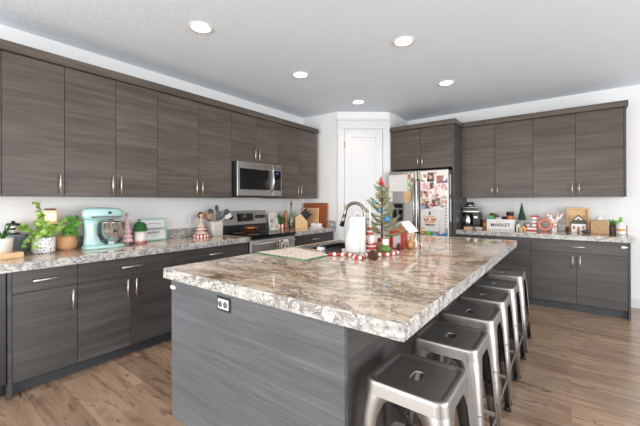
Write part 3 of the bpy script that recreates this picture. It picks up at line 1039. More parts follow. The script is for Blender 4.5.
# script lettering card
mb = MB()
cl = thing('calendar', 'white month calendar sheet on the left fridge door', 'calendar', (-2.083, FY0 - .0002, 1.60))
MB().box(-.150, .150, -.0012, 0, -.125, .125).build('sheet', M_paper, cl)
mb = MB()
for i in range(6):
    z = .085 - i * .038
    mb.box(-.14, .14, -.0017, -.0012, z - .0005, z + .0005)
for i in range(8):
    x = -.14 + .04 * i
    mb.box(x - .0005, x + .0005, -.0017, -.0012, -.105, .085)
mb.box(-.12, -.03, -.0017, -.0012, .098, .106).box(.02, .12, -.0017, -.0012, .098, .106).build('printed_grid', mat('faint_print', (176, 176, 178), .8), cl)
paper('photo', 'tall holiday photo strip right of the calendar on the left fridge door', 'photo', -1.925, -1.845, 1.49, 1.745, C_photo5, 0, 0)
mag = MB().prism([(-.055, .09), (.055, .095), (.06, -.02), (.01, -.09), (-.03, -.08), (-.06, -.02)], lambda u, v, ww: (u, ww, v), -.003, 0).build('felt_badge', spotted('tan_festive_print', (206, 176, 130), (190, 96, 70), 40, .3, .8), loc=(-1.93, FY0 - .0145, 1.385))
tag(mag, 'tan festive cutout hanging between the calendar and the dispenser', 'decoration')
for x, z, lab in ((-2.205, 1.40, 'small white note below the calendar at the left fridge edge'),):
    paper('note', lab, 'paper', x - .03, x + .03, z - .08, z + .065, M_paper)


def magnet(name, label, pts, x, z, m, s=1):
    o = MB().prism([(a * s, b * s) for a, b in pts], lambda u, v, ww: (u, ww, v), -.006, -.0034).build(name, m, loc=(x, FY0, z))
    return tag(o, label, 'magnet')


def ngon(n, r):
    return [(r * math.cos(2 * PI * i / n), r * math.sin(2 * PI * i / n)) for i in range(n)]


star = [((.034 if i % 2 == 0 else .017) * math.sin(PI * i / 5), (.034 if i % 2 == 0 else .017) * math.cos(PI * i / 5)) for i in range(10)]
heart = [(0, -.024), (.022, 0), (.022, .013), (.012, .02), (0, .011), (-.012, .02), (-.022, .013), (-.022, 0)]
magnet('heart_magnet', 'red heart magnet in the middle of the right fridge door', heart, -1.565, 1.262, M_red, 1.1)
magnet('star_magnet', 'pale blue star magnet at the left of the right fridge door', star, -1.695, 1.235, mat('pale_blue', (120, 160, 206), .5), 1.25)
cpts = []
for i in range(13):
    a = PI * .25 + PI * 1.5 * i / 12
    cpts.append((.04 * math.cos(a), .042 * math.sin(a)))
cpts += [(.022 * math.cos(PI * .25 + PI * 1.5 * i / 12), .024 * math.sin(PI * .25 + PI * 1.5 * i / 12)) for i in range(12, -1, -1)]
magnet('letter_magnet', 'orange letter C magnet at the bottom of the right fridge door', cpts, -1.70, .90, mat('orange_plastic', (226, 166, 60), .4), 1.1)
magnet('round_magnet', 'green magnet just above the island edge on the fridge', ngon(10, .03), -1.62, .86, M_lime)
magnet('round_magnet', 'cyan magnet between the green and the blue one low on the fridge', ngon(8, .026), -1.53, .85, mat('cyan_plastic', (90, 190, 200), .4))
magnet('round_magnet', 'blue magnet low on the right of the right fridge door', ngon(10, .03), -1.40, .85, M_blue)
for y, z0, z1, lab in ((4.80, 1.42, 1.70, 'white paper pinned high on the right side of the fridge'), (4.81, 1.03, 1.36, 'white paper pinned low on the right side of the fridge')):
    o = MB().box(0, .0012, -.028, .028, z0, z1).build('paper_sheet', M_paper, loc=(-1.3448, y, 0))
    tag(o, lab, 'paper')

# ------------------------------------------------------------------ left counter things
ZK = .9145


def plant_cluster(mb, stems, leafs, rng):
    for base, tip, bulge in stems:
        b, t = Vector(base), Vector(tip)
        for i in range(leafs):
            f = (i + .6) / leafs
            p = b.lerp(t, f) + Vector(bulge) * math.sin(PI * f)
            a = rng.uniform(0, 2 * PI)
            d = Vector((math.cos(a) * .5, math.sin(a), rng.uniform(-.5, .7)))
            mb.leaf(p, d, Vector((1, -.35, .55)) + Vector((rng.uniform(-.9, .9), rng.uniform(-1, 1), rng.uniform(-.6, .6))), rng.uniform(.036, .066), rng.uniform(.028, .050), .18)


def stems_mesh(stems, r=.0022):
    mb = MB()
    for base, tip, bulge in stems:
        b, t = Vector(base), Vector(tip)
        mb.tube([b.lerp(t, f) + Vector(bulge) * math.sin(PI * f) for f in (0, .25, .5, .75, 1)], r, 5)
    return mb


rng = random.Random(3)
tb = thing('wooden_board', 'light wooden riser board under the white plant pot at the left edge', 'board', (-3.295, .515, ZK))
MB().box(-.05, .07, -.15, .095, 0, .042, .004).build('board', M_oak, tb)
wp = thing('potted_plant', 'cream pot with long strap leaves at the left edge', 'plant', (-3.295, .507, ZK + .0425))
MB().lathe([(.001, 0), (.05, 0), (.058, .09), (.061, .105), (.055, .105), (.052, .09), (.001, .088)]).build('pot', M_cream, wp)
MB().lathe([(.001, .088), (.051, .089), (.051, .092), (.001, .093)]).build('soil', M_soil, wp)
mb = MB()
for dx, dy, up_, ln in ((.3, .95, .20, .15), (-.2, -.95, .16, .16), (.7, .6, .13, .12), (-.6, .75, .22, .13), (.5, -.8, .18, .10), (.9, .1, .15, .13), (-.1, .6, .24, .07)):
    path = [Vector((dx * ln * f, dy * ln * f, .09 + up_ * (1.6 * f - 1.25 * f * f))) for f in [i / 9 for i in range(10)]]
    lp = []
    for i, p in enumerate(path):
        wd_ = .002 + .0105 * math.sin(PI * min(1, .2 + i / 9 * .8))
        s_ = Vector((-dy, dx, 0)).normalized() * wd_
        lp.append([p - s_, p + Vector((0, 0, -.002)), p + s_, p + Vector((0, 0, .0008))])
    mb.loft(lp)
mb.build('foliage', M_leafd, wp)
gp = thing('metal_bucket', 'blue grey galvanised metal bucket behind the speckled pot', 'bucket', (-3.424, .612, ZK))
mb = MB().lathe([(.001, 0), (.054, 0), (.064, .15), (.067, .155), (.064, .158), (.060, .15), (.051, .01), (.001, .008)], seg=24, rfun=lambda a, z: 1 + .02 * math.cos(a * 12))
mb.build('bucket_body', M_galv, gp)
sb = thing('striped_canister', 'white canister with black zigzag stripes behind the bucket', 'canister', (-3.54, .605, ZK))
mb = MB()
zs = [0, .05, .075, .10, .125, .15, .17, .19, .205, .225]
for i in range(len(zs) - 1):
    mb.mi = i % 2
    mb.lathe([(.043, zs[i]), (.043, zs[i + 1])], seg=20)
mb.mi = 0
mb.build('canister_body', [M_white, M_black], sb)
MB().lathe([(.001, .2255), (.045, .2255), (.045, .24), (.012, .245), (.012, .26), (.001, .262)], seg=20).build('lid', M_black, sb)
# speckled pot with trailing lime plant
sp = thing('potted_plant', 'black speckled white pot with trailing lime green plant', 'plant', (-3.40, .762, ZK))
MB().lathe([(.001, 0), (.066, 0), (.076, .01), (.078, .125), (.074, .128), (.071, .12), (.001, .118)], seg=28).build('pot', M_speck, sp)
MB().lathe([(.001, .119), (.070, .12), (.070, .124), (.001, .126)]).build('soil', M_soil, sp)
stems = [((0, -.01, .12), (.015, -.045, .42), (.01, .03, 0)), ((0, 0, .12), (0, -.05, .34), (0, .02, 0)), ((.02, 0, .12), (.06, .06, .17), (0, 0, .05)), ((.02, -.02, .12), (.10, -.16, .06), (0, 0, .07)),
         ((.0, -.03, .12), (.05, -.155, .20), (0, 0, .05)), ((0, .02, .12), (.02, .09, .19), (0, 0, .03)), ((.03, 0, .12), (.095, .01, .16), (0, 0, .04)), ((0, 0, .12), (-.05, -.02, .25), (0, 0, .02)), ((.03, -.03, .12), (.11, -.10, .03), (0, 0, .07)),
         ((0, 0, .12), (.04, -.02, .24), (0, 0, .02)), ((-.02, .03, .12), (-.02, .05, .22), (0, 0, .02))]
stems_mesh(stems).build('stem', M_leafb, sp)
mb = MB()
plant_cluster(mb, stems, 10, rng)
mb.build('foliage', M_leafl, sp)
bp_ = thing('potted_plant', 'fresh green basil in a crumpled tan paper pot', 'plant', (-3.47, .932, ZK))
MB().lathe([(.001, 0), (.062, 0), (.076, .03), (.08, .08), (.072, .12), (.068, .12), (.06, .10), (.001, .098)], seg=26, rfun=lambda a, z: 1 + .035 * math.sin(7 * a + z * 60)).build('pot', M_tan, bp_)
stems = [((0, 0, .1), (.02, .0, .29), (0, 0, 0)), ((0, 0, .1), (.03, .07, .25), (0, .01, 0)), ((0, 0, .1), (.0, .09, .29), (0, .02, 0)), ((0, 0, .1), (.02, -.07, .23), (0, -.01, .02)), ((0, 0, .1), (.07, .02, .16), (0, 0, .04)),
         ((0, 0, .1), (-.03, .05, .26), (0, 0, 0)), ((.02, 0, .1), (.06, .055, .08), (0, .02, .06)), ((0, 0, .1), (.02, -.03, .26), (0, 0, 0)), ((0, .02, .1), (.02, .10, .22), (0, 0, .02))]
stems_mesh(stems, .003).build('stem', M_leafb, bp_)
mb = MB()
plant_cluster(mb, stems, 7, rng)
mb.build('foliage', M_leafb, bp_)
# plug-in warmer
wx = thing('wax_warmer', 'glowing pink plug in warmer on the wall behind the plants', 'night light', (XL, .842, 1.13))
MB().box(.0005, .022, -.03, .03, .0, .10, .004).build('plug_body', M_brown, wx)
MB().box(.018, .098, -.042, .042, .022, .128, .012, seg=3).build('shade', M_warm, wx)
MB().box(.028, .088, -.034, .034, .1285, .140, .003).build('rim', M_brownroof, wx)
MB().box(.026, .090, -.036, .036, .008, .0215, .003).build('shade_base', M_ginger, wx)
d = bpy.data.lights.new('warmer_glow', 'POINT')
d.energy, d.color, d.shadow_soft_size = .25, (1, .62, .4), .03
o = bpy.data.objects.new('warmer_glow', d)
COL.objects.link(o)
o.parent = wx
o.location = (.125, 0, .07)

# stand mixer
mx = thing('stand_mixer', 'aqua stand mixer with polished steel bowl on the left counter', 'mixer', (-3.36, 1.178, ZK))
mx.scale = (.93, .94, .955)


def oval(c, ax, ay, ra, rb, n=24, pw=2.4):
    c, ax, ay = Vector(c), Vector(ax), Vector(ay)
    out = []
    for i in range(n):
        a = 2 * PI * i / n
        ca, sa = math.cos(a), math.sin(a)
        out.append(c + ax * ra * math.copysign(abs(ca) ** (2 / pw), ca) + ay * rb * math.copysign(abs(sa) ** (2 / pw), sa))
    return out


X, Y, Z = Vector((1, 0, 0)), Vector((0, 1, 0)), Vector((0, 0, 1))
mb = MB()
mb.loft([oval((0, .005, 0), X, Y, .105, .175, 32, 3), oval((0, .005, .012), X, Y, .107, .177, 32, 3), oval((0, .003, .026), X, Y, .098, .168, 32, 3), oval((0, .0, .03), X, Y, .085, .155, 32, 3)])
mb.build('base', M_aqua, mx)
mb = MB()
mb.loft([oval((0, -.070, .025), X, Y, .078, .095), oval((0, -.092, .06), X, Y, .062, .068), oval((0, -.105, .14), X, Y, .050, .046), oval((0, -.103, .22), X, Y, .052, .052), oval((0, -.09, .268), X, Y, .056, .07)])
mb.build('column', M_aqua, mx)
mb = MB()
hd = [(-.170, .02, .02, .318), (-.162, .045, .04, .318), (-.14, .062, .054, .319), (-.08, .070, .060, .319), (0, .070, .060, .318), (.08, .066, .056, .318), (.13, .058, .049, .318), (.152, .046, .039, .318), (.160, .028, .024, .318)]
mb.loft([oval((0, y, z), X, Z, ra, rb, 24, 2.6) for y, ra, rb, z in hd])
mb.build('motor_head', M_aqua, mx)
for sx in (-1, 1):
    mb = MB().box(sx * .0715 - .003, sx * .0715 + .003, -.12, .135, .284, .298, .001)
    mb.build('trim_band', M_gray, mx)
MB().lathe([(.001, 0), (.012, 0), (.012, .02), (.001, .022)], M=T((.066, .03, .33)) @ RY(PI / 2)).build('knob', M_black, mx)
MB().lathe([(.001, 0), (.026, 0), (.026, .02), (.014, .03), (.001, .031)], M=T((0, .155, .322)) @ RX(-PI / 2)).build('hub_cap', M_aqua, mx)
MB().cyl((0, .07, .27), (0, .07, .18), .016).build('beater_shaft', M_steel, mx)
MB().lathe([(.001, .0305), (.05, .0305), (.05, .042), (.04, .046), (.062, .06), (.092, .1), (.106, .15), (.110, .235), (.113, .238), (.107, .24), (.103, .15), (.089, .102), (.06, .066), (.001, .055)], (0, .07, 0), 36).build('bowl', M_chrome, mx)

# pink foam tree
pt = thing('pink_tree', 'small pink bottle brush tree right of the mixer', 'decoration', (-3.44, 1.41, ZK))
mb = MB()
for i in range(6):
    z = .028 + i * .042
    rr = .058 * (1 - i / 6.6)
    mb.lathe([(rr * .5, z + .045), (rr, z), (rr * .92, z - .006), (rr * .4, z + .006)], seg=20, rfun=lambda a, zz: 1 + .12 * math.sin(8 * a + zz * 90))
mb.lathe([(.02, .0), (.02, .02), (.012, .26), (.001, .28)])
mb.build('foliage', M_pink, pt)
MB().lathe([(.001, .27), (.010, .272), (.017, .288), (.010, .304), (.001, .306)]).build('topper', M_ginger, pt)
hj = thing('hat_jar', 'cream jar with a dark green knitted hat and red trim', 'jar', (-3.42, 1.525, ZK))
MB().lathe([(.001, 0), (.046, 0), (.050, .01), (.050, .12), (.001, .122)]).build('jar_body', M_cream, hj)
MB().lathe([(.056, .12), (.06, .125), (.06, .16), (.052, .19), (.03, .208), (.001, .212)]).lathe([(.052, .118), (.064, .122), (.064, .14), (.052, .142)]).build('hat', M_knit, hj)
mb = MB()
for i in range(7):
    a = -1.2 + i * .4
    mb.ball((.052 * math.cos(a) + .006, .052 * math.sin(a), .010 + .008 * (i % 2)), .0085)
mb.build('berry_trim', M_red, hj)
# sign leaning on the backsplash
sg = thing('tabletop_sign', 'white bakery sign in a mint green frame leaning on the backsplash', 'sign', (-3.525, 1.715, ZK), 0)
LEAN = RY(-.16)
MB().box(-.006, .006, -.122, .122, .012, .223).xf(LEAN).build('sign_board', M_white, sg)
mb = MB()
mb.box(-.009, .013, -.135, .135, 0, .015, .002).box(-.009, .013, -.135, .135, .22, .235, .002).box(-.009, .013, -.135, -.12, .0, .235, .002).box(-.009, .013, .12, .135, 0, .235, .002)
mb.xf(LEAN).build('frame', M_mint, sg)
M_ink = mat('dark_ink', (58, 60, 66), .7)
text_mesh('GINGERBREAD', .037, LEAN @ T((.0062, 0, .122)) @ FX, 'lettering', M_ink, sg, bold=.0005)
text_mesh('BAKERY', .037, LEAN @ T((.0062, 0, .083)) @ FX, 'lettering', M_ink, sg, bold=.0005)
mb = MB()
for i in range(9):
    y = -.075 + i * .0188
    z = .168 + .014 * (1 - (y / .085) ** 2)
    mb.box(.006, .0072, y - .006, y + .006, z - .0035, z + .0035)
for i in range(5):
    y = -.03 + i * .015
    mb.box(.006, .0072, y - .004, y + .004, .047, .053)
mb.xf(LEAN).build('small_print', M_gray, sg)
# switch plate
so = thing('wall_outlet', 'white double switch plate on the left wall above the granite splash', 'outlet', (XL, 2.17, 1.098))
MB().box(.0003, .006, -.06, .06, -.058, .058, .002).build('cover_plate', M_white, so)
for s in (-1, 1):
    MB().box(.0055, .009, s * .028 - .016, s * .028 + .016, -.033, .033, .002).build('rocker', M_trim, so)
# gingerbread tree on striped stand
gt = thing('gingerbread_tree', 'tall gingerbread coloured tree on a red striped stand', 'decoration', (-3.40, 2.195, ZK))
mb = MB()
for i in range(28):
    mb.mi = i % 2
    a0, a1 = 2 * PI * i / 28, 2 * PI * (i + 1) / 28
    pr = [(.02, 0), (.084, 0), (.089, .008), (.089, .026), (.082, .034), (.02, .036)]
    mb.loft([[Vector((r_ * math.cos(a), r_ * math.sin(a), z)) for r_, z in pr] for a in (a0, a1)], (False, False))
mb.mi = 0
mb.lathe([(.001, .001), (.03, .001), (.03, .037), (.001, .037)])
mb.build('striped_stand', [M_red, M_wfelt], gt)
mb = MB()
for z, rr in ((.042, .066), (.085, .054), (.125, .036)):
    mb.lathe([(.012, z + .06), (rr * .7, z + .025), (rr, z + .006), (rr, z), (.012, z)], seg=20, rfun=lambda a, zz: 1 + .08 * math.cos(9 * a))
mb.lathe([(.016, .15), (.018, .18), (.013, .225), (.001, .235)]).ball((0, 0, .252), .021)
mb.build('tree', M_ginger, gt)
mb = MB()
for z, rr in ((.047, .067), (.09, .055), (.13, .037)):
    mb.lathe([(rr - .004, z), (rr + .002, z + .003), (rr - .004, z + .007)], seg=20, rfun=lambda a, zz: 1 + .08 * math.cos(9 * a))
mb.build('icing', M_wfelt, gt)
# crock with utensils
ck = thing('utensil_crock', 'pale concrete utensil crock left of the range', 'crock', (-3.42, 2.39, ZK))
MB().loft([rrect(.068, .02, 6, 0), rrect(.074, .022, 6, .006), rrect(.077, .022, 6, .172), rrect(.075, .02, 6, .176), rrect(.068, .018, 6, .174), rrect(.064, .018, 6, .012)]).build('crock_body', M_concrete, ck)


def utensil(name, label, bx, by, tx, ty, tz, m, kind, hm=None, cat='utensil'):
    # the handle passes the rim inside the crock wall, then runs down to the floor or the far wall
    tipz = tz + .02
    yr, xr = max(-.047, min(.047, ty)), max(-.047, min(.047, tx))
    sl = (ty - yr) / (tipz - .178) if tipz > .185 else 0
    sx_ = (tx - xr) / (tipz - .178) if tipz > .185 else 0
    z0 = .022
    if abs(sl) > 1e-4:
        z0 = max(z0, .178 - (abs(yr) + .045) / abs(sl))
    by, bx = yr - sl * (.178 - z0), xr - sx_ * (.178 - z0)
    r = thing(name, label, cat, (-3.42 + bx, 2.39 + by, ZK + z0), group='utensils in the crock')
    b, t = Vector((0, 0, 0)), Vector((tx - bx, ty - by, tipz - z0))
    d = (t - b).normalized()
    MB().tube([b, b.lerp(t, .5), t], [.006, .0065, .006], 8).build('handle', hm or m, r)
    s = Vector((0, 1, 0))
    s = (s - d * s.dot(d)).normalized()
    n_ = d.cross(s)
    mb = MB()
    if kind == 'spoon':
        mb.loft([oval(t + d * f, s, n_, wq, .008, 14, 2) for f, wq in ((-.005, .006), (.015, .02), (.04, .030), (.065, .026), (.08, .010))])
    elif kind == 'spatula':
        mb.loft([oval(t + d * f, s, n_, wq, .004, 14, 5) for f, wq in ((-.005, .006), (.01, .024), (.05, .028), (.09, .030), (.095, .028))])
    else:
        mb.loft([oval(t + d * f, s, n_, wq, dq, 16, 2) for f, wq, dq in ((-.01, .008, .006), (.01, .03, .018), (.03, .038, .026), (.055, .032, .022), (.07, .012, .008))])
    mb.build('head', m, r)
    return r


M_dgrey = mat('dark_grey_silicone', (70, 72, 76), .5)
utensil('wooden_spoon', 'wooden spoon leaning left in the crock, upper one', -.02, -.02, -.016, -.10, .205, M_brown, 'spoon')
utensil('wooden_spoon', 'shorter wooden spoon leaning left in the crock, lower one', .02, -.01, .03, -.055, .185, M_brown, 'spoon')
utensil('ladle', 'black ladle at the far left of the crock', -.03, -.03, -.0455, -.13, .215, M_black, 'ladle')
utensil('serving_spoon', 'dark grey spoon standing left of centre in the crock', -.03, 0, -.032, -.035, .235, M_dgrey, 'ladle')
utensil('serving_spoon', 'black spoon standing tallest in the middle of the crock', .0, .01, -.001, .03, .27, M_dgrey, 'spoon', M_gray)
utensil('spatula', 'grey spatula in front of the tall black spoon', .03, .005, .03, .035, .18, M_gray, 'spatula')
utensil('ladle', 'black ladle leaning right in the crock', -.02, .03, .014, .14, .24, M_dgrey, 'ladle')
utensil('spatula', 'white spatula leaning far right in the crock', .03, .02, .046, .12, .19, M_white, 'spatula')

# ------------------------------------------------------------------ right of the range
pf_ = thing('picture_frame', 'small white picture frame leaning beside the range', 'picture frame', (-3.46, 3.43, ZK), -.25)
L2 = RY(-.22)
mb = MB()
mb.box(-.006, .008, -.075, .075, 0, .02, .002).box(-.006, .008, -.075, .075, .225, .245, .002).box(-.006, .008, -.075, -.057, 0, .245, .002).box(-.006, .008, .057, .075, 0, .245, .002)
mb.xf(L2).build('frame', M_cream, pf_)
MB().box(-.004, .003, -.058, .058, .019, .226).xf(L2).build('picture', collage('grey_picture', [(190, 186, 180), (150, 146, 140), (206, 200, 192), (120, 116, 112)], 18), pf_)
pp = thing('potted_plant', 'small upright plant in a red and white cup beside the range', 'plant', (-3.42, 3.54, ZK))
mb = MB()
for i in range(10):
    mb.mi = i % 2
    a0, a1 = 2 * PI * i / 10, 2 * PI * (i + 1) / 10
    pr = [(.001, 0), (.036, 0), (.044, .075), (.040, .075), (.034, .01)]
    mb.loft([[Vector((q_ * math.cos(a), q_ * math.sin(a), z)) for q_, z in pr] for a in (a0, a1)], (False, False))
mb.build('pot', [M_red, M_wfelt], pp)
MB().lathe([(.001, .064), (.039, .066), (.001, .068)]).build('soil', M_soil, pp)
mb = MB()
for i in range(10):
    a = i * 2.4
    mb.leaf((.01 * math.cos(a), .01 * math.sin(a), .065), (.35 * math.cos(a), .35 * math.sin(a), 1), (math.cos(a), math.sin(a), 0), .13 + .09 * ((i * 7) % 5) / 5, .03)
mb.build('foliage', M_leafd, pp)
pm = MB().lathe([(.001, 0), (.032, 0), (.034, .02), (.024, .05), (.022, .10), (.028, .15), (.030, .19), (.022, .21), (.03, .235), (.024, .265), (.008, .275), (.001, .283)]).build('pepper_mill', M_brown, loc=(-3.47, 3.69, ZK))
tag(pm, 'tall turned brown wooden pepper mill next to the glass bottle', 'pepper mill')
bt = thing('glass_bottle', 'tall clear green glass bottle with golden oil', 'bottle', (-3.42, 3.76, ZK))
MB().lathe([(.001, 0), (.036, 0), (.038, .01), (.038, .16), (.032, .20), (.016, .26), (.013, .37), (.016, .375), (.016, .39), (.011, .39), (.0095, .26), (.027, .2), (.034, .155), (.034, .012), (.001, .010)], seg=20).build('bottle_body', M_glassg, bt)
MB().lathe([(.001, .0115), (.0325, .0125), (.0325, .08), (.001, .08)], seg=20).build('oil', M_oil, bt)
MB().lathe([(.001, .3905), (.014, .3905), (.014, .41), (.006, .415), (.004, .44), (.001, .44)]).build('stopper', M_steel, bt)
kb = thing('knife_block', 'light wood knife block with black handled knives', 'knife block', (-3.36, 3.92, ZK), -.75)
MB().prism([(-.085, 0), (.085, 0), (.085, .09), (-.01, .20), (-.085, .15)], lambda u, v, ww: (ww, u * 1.1, v * 1.1), -.065, .065).build('block', M_oak, kb)
for i in range(3):
    for j in range(3):
        x = -.04 + .04 * i
        f = .2 + .3 * j
        p = Vector((x, .085 - .095 * f, .09 + .11 * f)) * 1.1
        p.x = x
        d = Vector((0, .62, .78))
        o = MB().tube([p - d * .01, p + d * .03, p + d * (.105 + .012 * i)], [.013, .012, .014], 8, 1.3).build('knife_handle', M_black, kb)
b2 = thing('cutting_board', 'large reddish cherry wood cutting board leaning on the pantry wall', 'cutting board', (-3.335, 4.235, ZK))
ML = RX(-.05)
MB().box(-.245, .245, -.010, .010, 0, .385, .004).xf(ML).build('board', M_cherry, b2)
b1 = thing('cutting_board', 'smaller pale maple cutting board in front of the cherry one', 'cutting board', (-3.40, 4.195, ZK))
MB().box(-.175, .175, -.009, .009, 0, .305, .004).xf(RX(-.05)).build('board', M_oak, b1)
bu = thing('butter_dish', 'white lidded butter dish in front of the cutting boards', 'dish', (-3.13, 4.02, ZK), .1)
MB().box(-.10, .10, -.05, .05, 0, .012, .004).build('plate', M_white, bu)
MB().box(-.085, .085, -.038, .038, .0125, .075, .014, seg=3).build('lid', M_white, bu)

# ------------------------------------------------------------------ island things
dt = MB()
quad = [(-2.00, 1.775), (-1.455, 1.735), (-1.44, 2.03), (-1.93, 2.16)]


def lerp2(u, v):
    a = Vector(quad[0]).lerp(Vector(quad[1]), u)
    b = Vector(quad[3]).lerp(Vector(quad[2]), u)
    return a.lerp(b, v)


NU = 14
for (u0, u1, v0, v1, mi, zt) in ((.03, .97, .05, .95, 0, .0065),):
    pass
cols = [0, .018] + [i / NU for i in range(1, NU)] + [.982, 1]
top_l, bot_l = [], []
grid_t = [[dt.bm.verts.new((*lerp2(u, v), ZK + .0065 + .0012 * math.sin(u * 23) * math.sin(v * 17))) for v in cols] for u in cols]
grid_b = [[dt.bm.verts.new((*lerp2(u, v), ZK)) for v in cols] for u in cols]
nc = len(cols)
for i in range(nc - 1):
    for j in range(nc - 1):
        dt.mi = 1 if i in (0, nc - 2) or j in (0, nc - 2) else 0
        dt._face([grid_t[i][j], grid_t[i + 1][j], grid_t[i + 1][j + 1], grid_t[i][j + 1]], True)
        dt._face([grid_b[i][j], grid_b[i][j + 1], grid_b[i + 1][j + 1], grid_b[i + 1][j]])
dt.mi = 1
for i in range(nc - 1):
    for g_ in ((0, 'i'), (nc - 1, 'i')):
        dt._face([grid_t[i][g_[0]], grid_t[i + 1][g_[0]], grid_b[i + 1][g_[0]], grid_b[i][g_[0]]])
        dt._face([grid_t[g_[0]][i], grid_t[g_[0]][i + 1], grid_b[g_[0]][i + 1], grid_b[g_[0]][i]])
dt.move((1.72, -1.92, -ZK))
tag(dt.build('drying_mat', [M_print, mat('green_binding', (46, 120, 84), .8)], loc=(-1.72, 1.92, ZK)), 'cream holly print drying mat with green binding lying on the island', 'mat')
br = thing('sink_caddy', 'dark grey rectangular sink caddy at the near edge of the sink', 'caddy', (-1.485, 2.125, ZK), .62)
MB().loft([rrect(.03, .01, 6, 0), rrect(.032, .011, 6, .004), rrect(.033, .011, 6, .028), rrect(.029, .009, 6, .028), rrect(.028, .009, 6, .006)]).xf(Matrix.Diagonal((2.0, 1, 1, 1))).build('tray', M_black, br)
spg = tag(MB().box(-.03, .03, -.02, .02, 0, .028, .006).build('sponge', M_white, loc=(-1.655, 2.185, ZK)), 'small white sponge left of the dark sink caddy', 'sponge')
# paper towel
pw = thing('paper_towel', 'white paper towel roll on a stand with one sheet flaring out', 'paper towel', (-1.314, 2.205, ZK))
MB().lathe([(.001, 0), (.075, 0), (.078, .004), (.075, .009), (.001, .010)], seg=30).build('stand_base', M_nickel, pw)
MB().lathe([(.018, .0105), (.060, .0105), (.062, .015), (.062, .285), (.060, .289), (.018, .289)], seg=36).build('roll', M_paper, pw)
mb = MB().cyl((0, 0, .01), (0, 0, .31), .005)
mb.tube([(.0 + .013 * math.cos(a), .0, .318 + .013 * math.sin(a)) for a in [2 * PI * i / 12 for i in range(13)]], .003, 6)
mb.build('rod', M_nickel, pw)
mb = MB()
lp = []
for i in range(13):
    z = .013 + .27 * i / 12
    fl = max(0, 1 - z / .19) ** .5 * .032 if z < .19 else 0
    fl = .030 * max(0.0, math.sin(PI * min(1, max(0, (z + .045) / .25)))) + .003
    row_o, row_i = [], []
    for k in range(15):
        a = PI * .78 + (PI * 1.0) * k / 14
        ww = math.sin(PI * k / 14) ** .7
        rr = .0635 + fl * ww
        row_o.append(Vector((math.cos(a) * rr, math.sin(a) * rr, z)))
        row_i.append(Vector((math.cos(a) * (rr - .0012), math.sin(a) * (rr - .0012), z)))
    lp.append(row_o + row_i[::-1])
mb.loft(lp)
mb.build('loose_sheet', M_paper, pw)
# gnome
M_gred = mat('faded_red_plaid', (186, 74, 76), .85, var=.25, scale=110)
gn = thing('gnome_figurine', 'red and white striped gnome figurine with a tall white point', 'figurine', (-1.298, 2.375, ZK))
mb = MB()
bands = [(0, .058, 0), (.02, .06, 0), (.022, .06, 1), (.042, .057, 1), (.044, .057, 0), (.052, .055, 0), (.054, .055, 1), (.075, .048, 1), (.078, .046, 0), (.13, .036, 0), (.135, .035, 1), (.155, .033, 1), (.158, .033, 0), (.172, .030, 0), (.175, .029, 1), (.198, .024, 1), (.20, .023, 0), (.215, .012, 0)]
for a, b in zip(bands, bands[1:]):
    mb.mi = a[2]
    mb.lathe([(a[1] * .9, a[0]), (b[1] * .9, b[0])], seg=20)
mb.build('body', [M_wfelt, M_gred], gn)
MB().lathe([(.001, .205), (.012, .206), (.009, .30), (.004, .365), (.001, .368)]).build('hat_tip', M_white, gn)
MB().loft([oval((.018, -.03, z), X, Y, ra, ra * .7, 16, 2) for z, ra in ((.060, .008), (.075, .026), (.10, .036), (.125, .034), (.138, .02))]).build('beard', M_wfelt, gn)
MB().ball((.027, -.058, .136), .0095).build('nose', M_ginger, gn)
# christmas tree
ct = thing('christmas_tree', 'small sparse tabletop christmas tree in a burlap base', 'christmas tree', (-1.255, 2.50, ZK))
MB().tube([(0, 0, .05), (.003, 0, .25), (0, .002, .45), (.002, 0, .60)], [.010, .008, .006, .002], 8).build('trunk', M_bark, ct)
MB().lathe([(.001, 0), (.044, 0), (.052, .02), (.048, .055), (.030, .085), (.036, .10), (.02, .10), (.001, .09)], seg=20, rfun=lambda a, z: 1 + .06 * math.sin(6 * a + z * 50)).build('burlap_base', M_burlap, ct)
rb = MB().lathe([(.030, .078), (.036, .08), (.036, .092), (.030, .094)], seg=20)
for s in (-1, 1):
    rb.tube([(.03, -.03, .086), (.03 + s * .03, -.045 + s * .012, .105), (.03 + s * .04, -.045 + s * .016, .075), (.03, -.03, .086)], .006, 6, .5)
    rb.tube([(.03, -.03, .086), (.03 + s * .02, -.05, .04)], .006, 6, .5)
rb.build('ribbon', mat('dark_red_ribbon', (150, 24, 34), .6), ct)
rng = random.Random(11)
mb = MB()
nb = MB()
nbr = 34
for i in range(nbr):
    f = i / (nbr - 1)
    z = .13 + .40 * f
    ln = .165 * (1 - f) ** 1.15 + .035 + rng.uniform(-.025, .025)
    a = i * 2.39996
    d = Vector((math.cos(a), math.sin(a), .22 + .75 * f))
    p0 = Vector((0, 0, z))
    path = [p0 + d * ln * k / 5 + Vector((0, 0, -.03 * math.sin(PI * k / 5) * (1 - f))) for k in range(6)]
    nb.tube(path, [.003, .003, .0025, .002, .002, .001], 5)
    nn = int(ln / .0034)
    for k in range(nn):
        t = .18 + .85 * k / nn
        kk = min(4, int(t * 5))
        p = path[kk].lerp(path[kk + 1], min(1.0, t * 5 - kk))
        for _ in range(3):
            e = Vector((rng.uniform(-1, 1), rng.uniform(-1, 1), rng.uniform(-.6, 1))).normalized()
            q = (d.normalized() * .7 + e).normalized() * rng.uniform(.018, .030)
            s = q.cross(Vector((rng.uniform(-1, 1), rng.uniform(-1, 1), 1))).normalized() * .0028
            v = [mb.bm.verts.new(c) for c in (p - s, p + s, p + q + s * .5, p + q - s * .5)]
            mb._face(v)
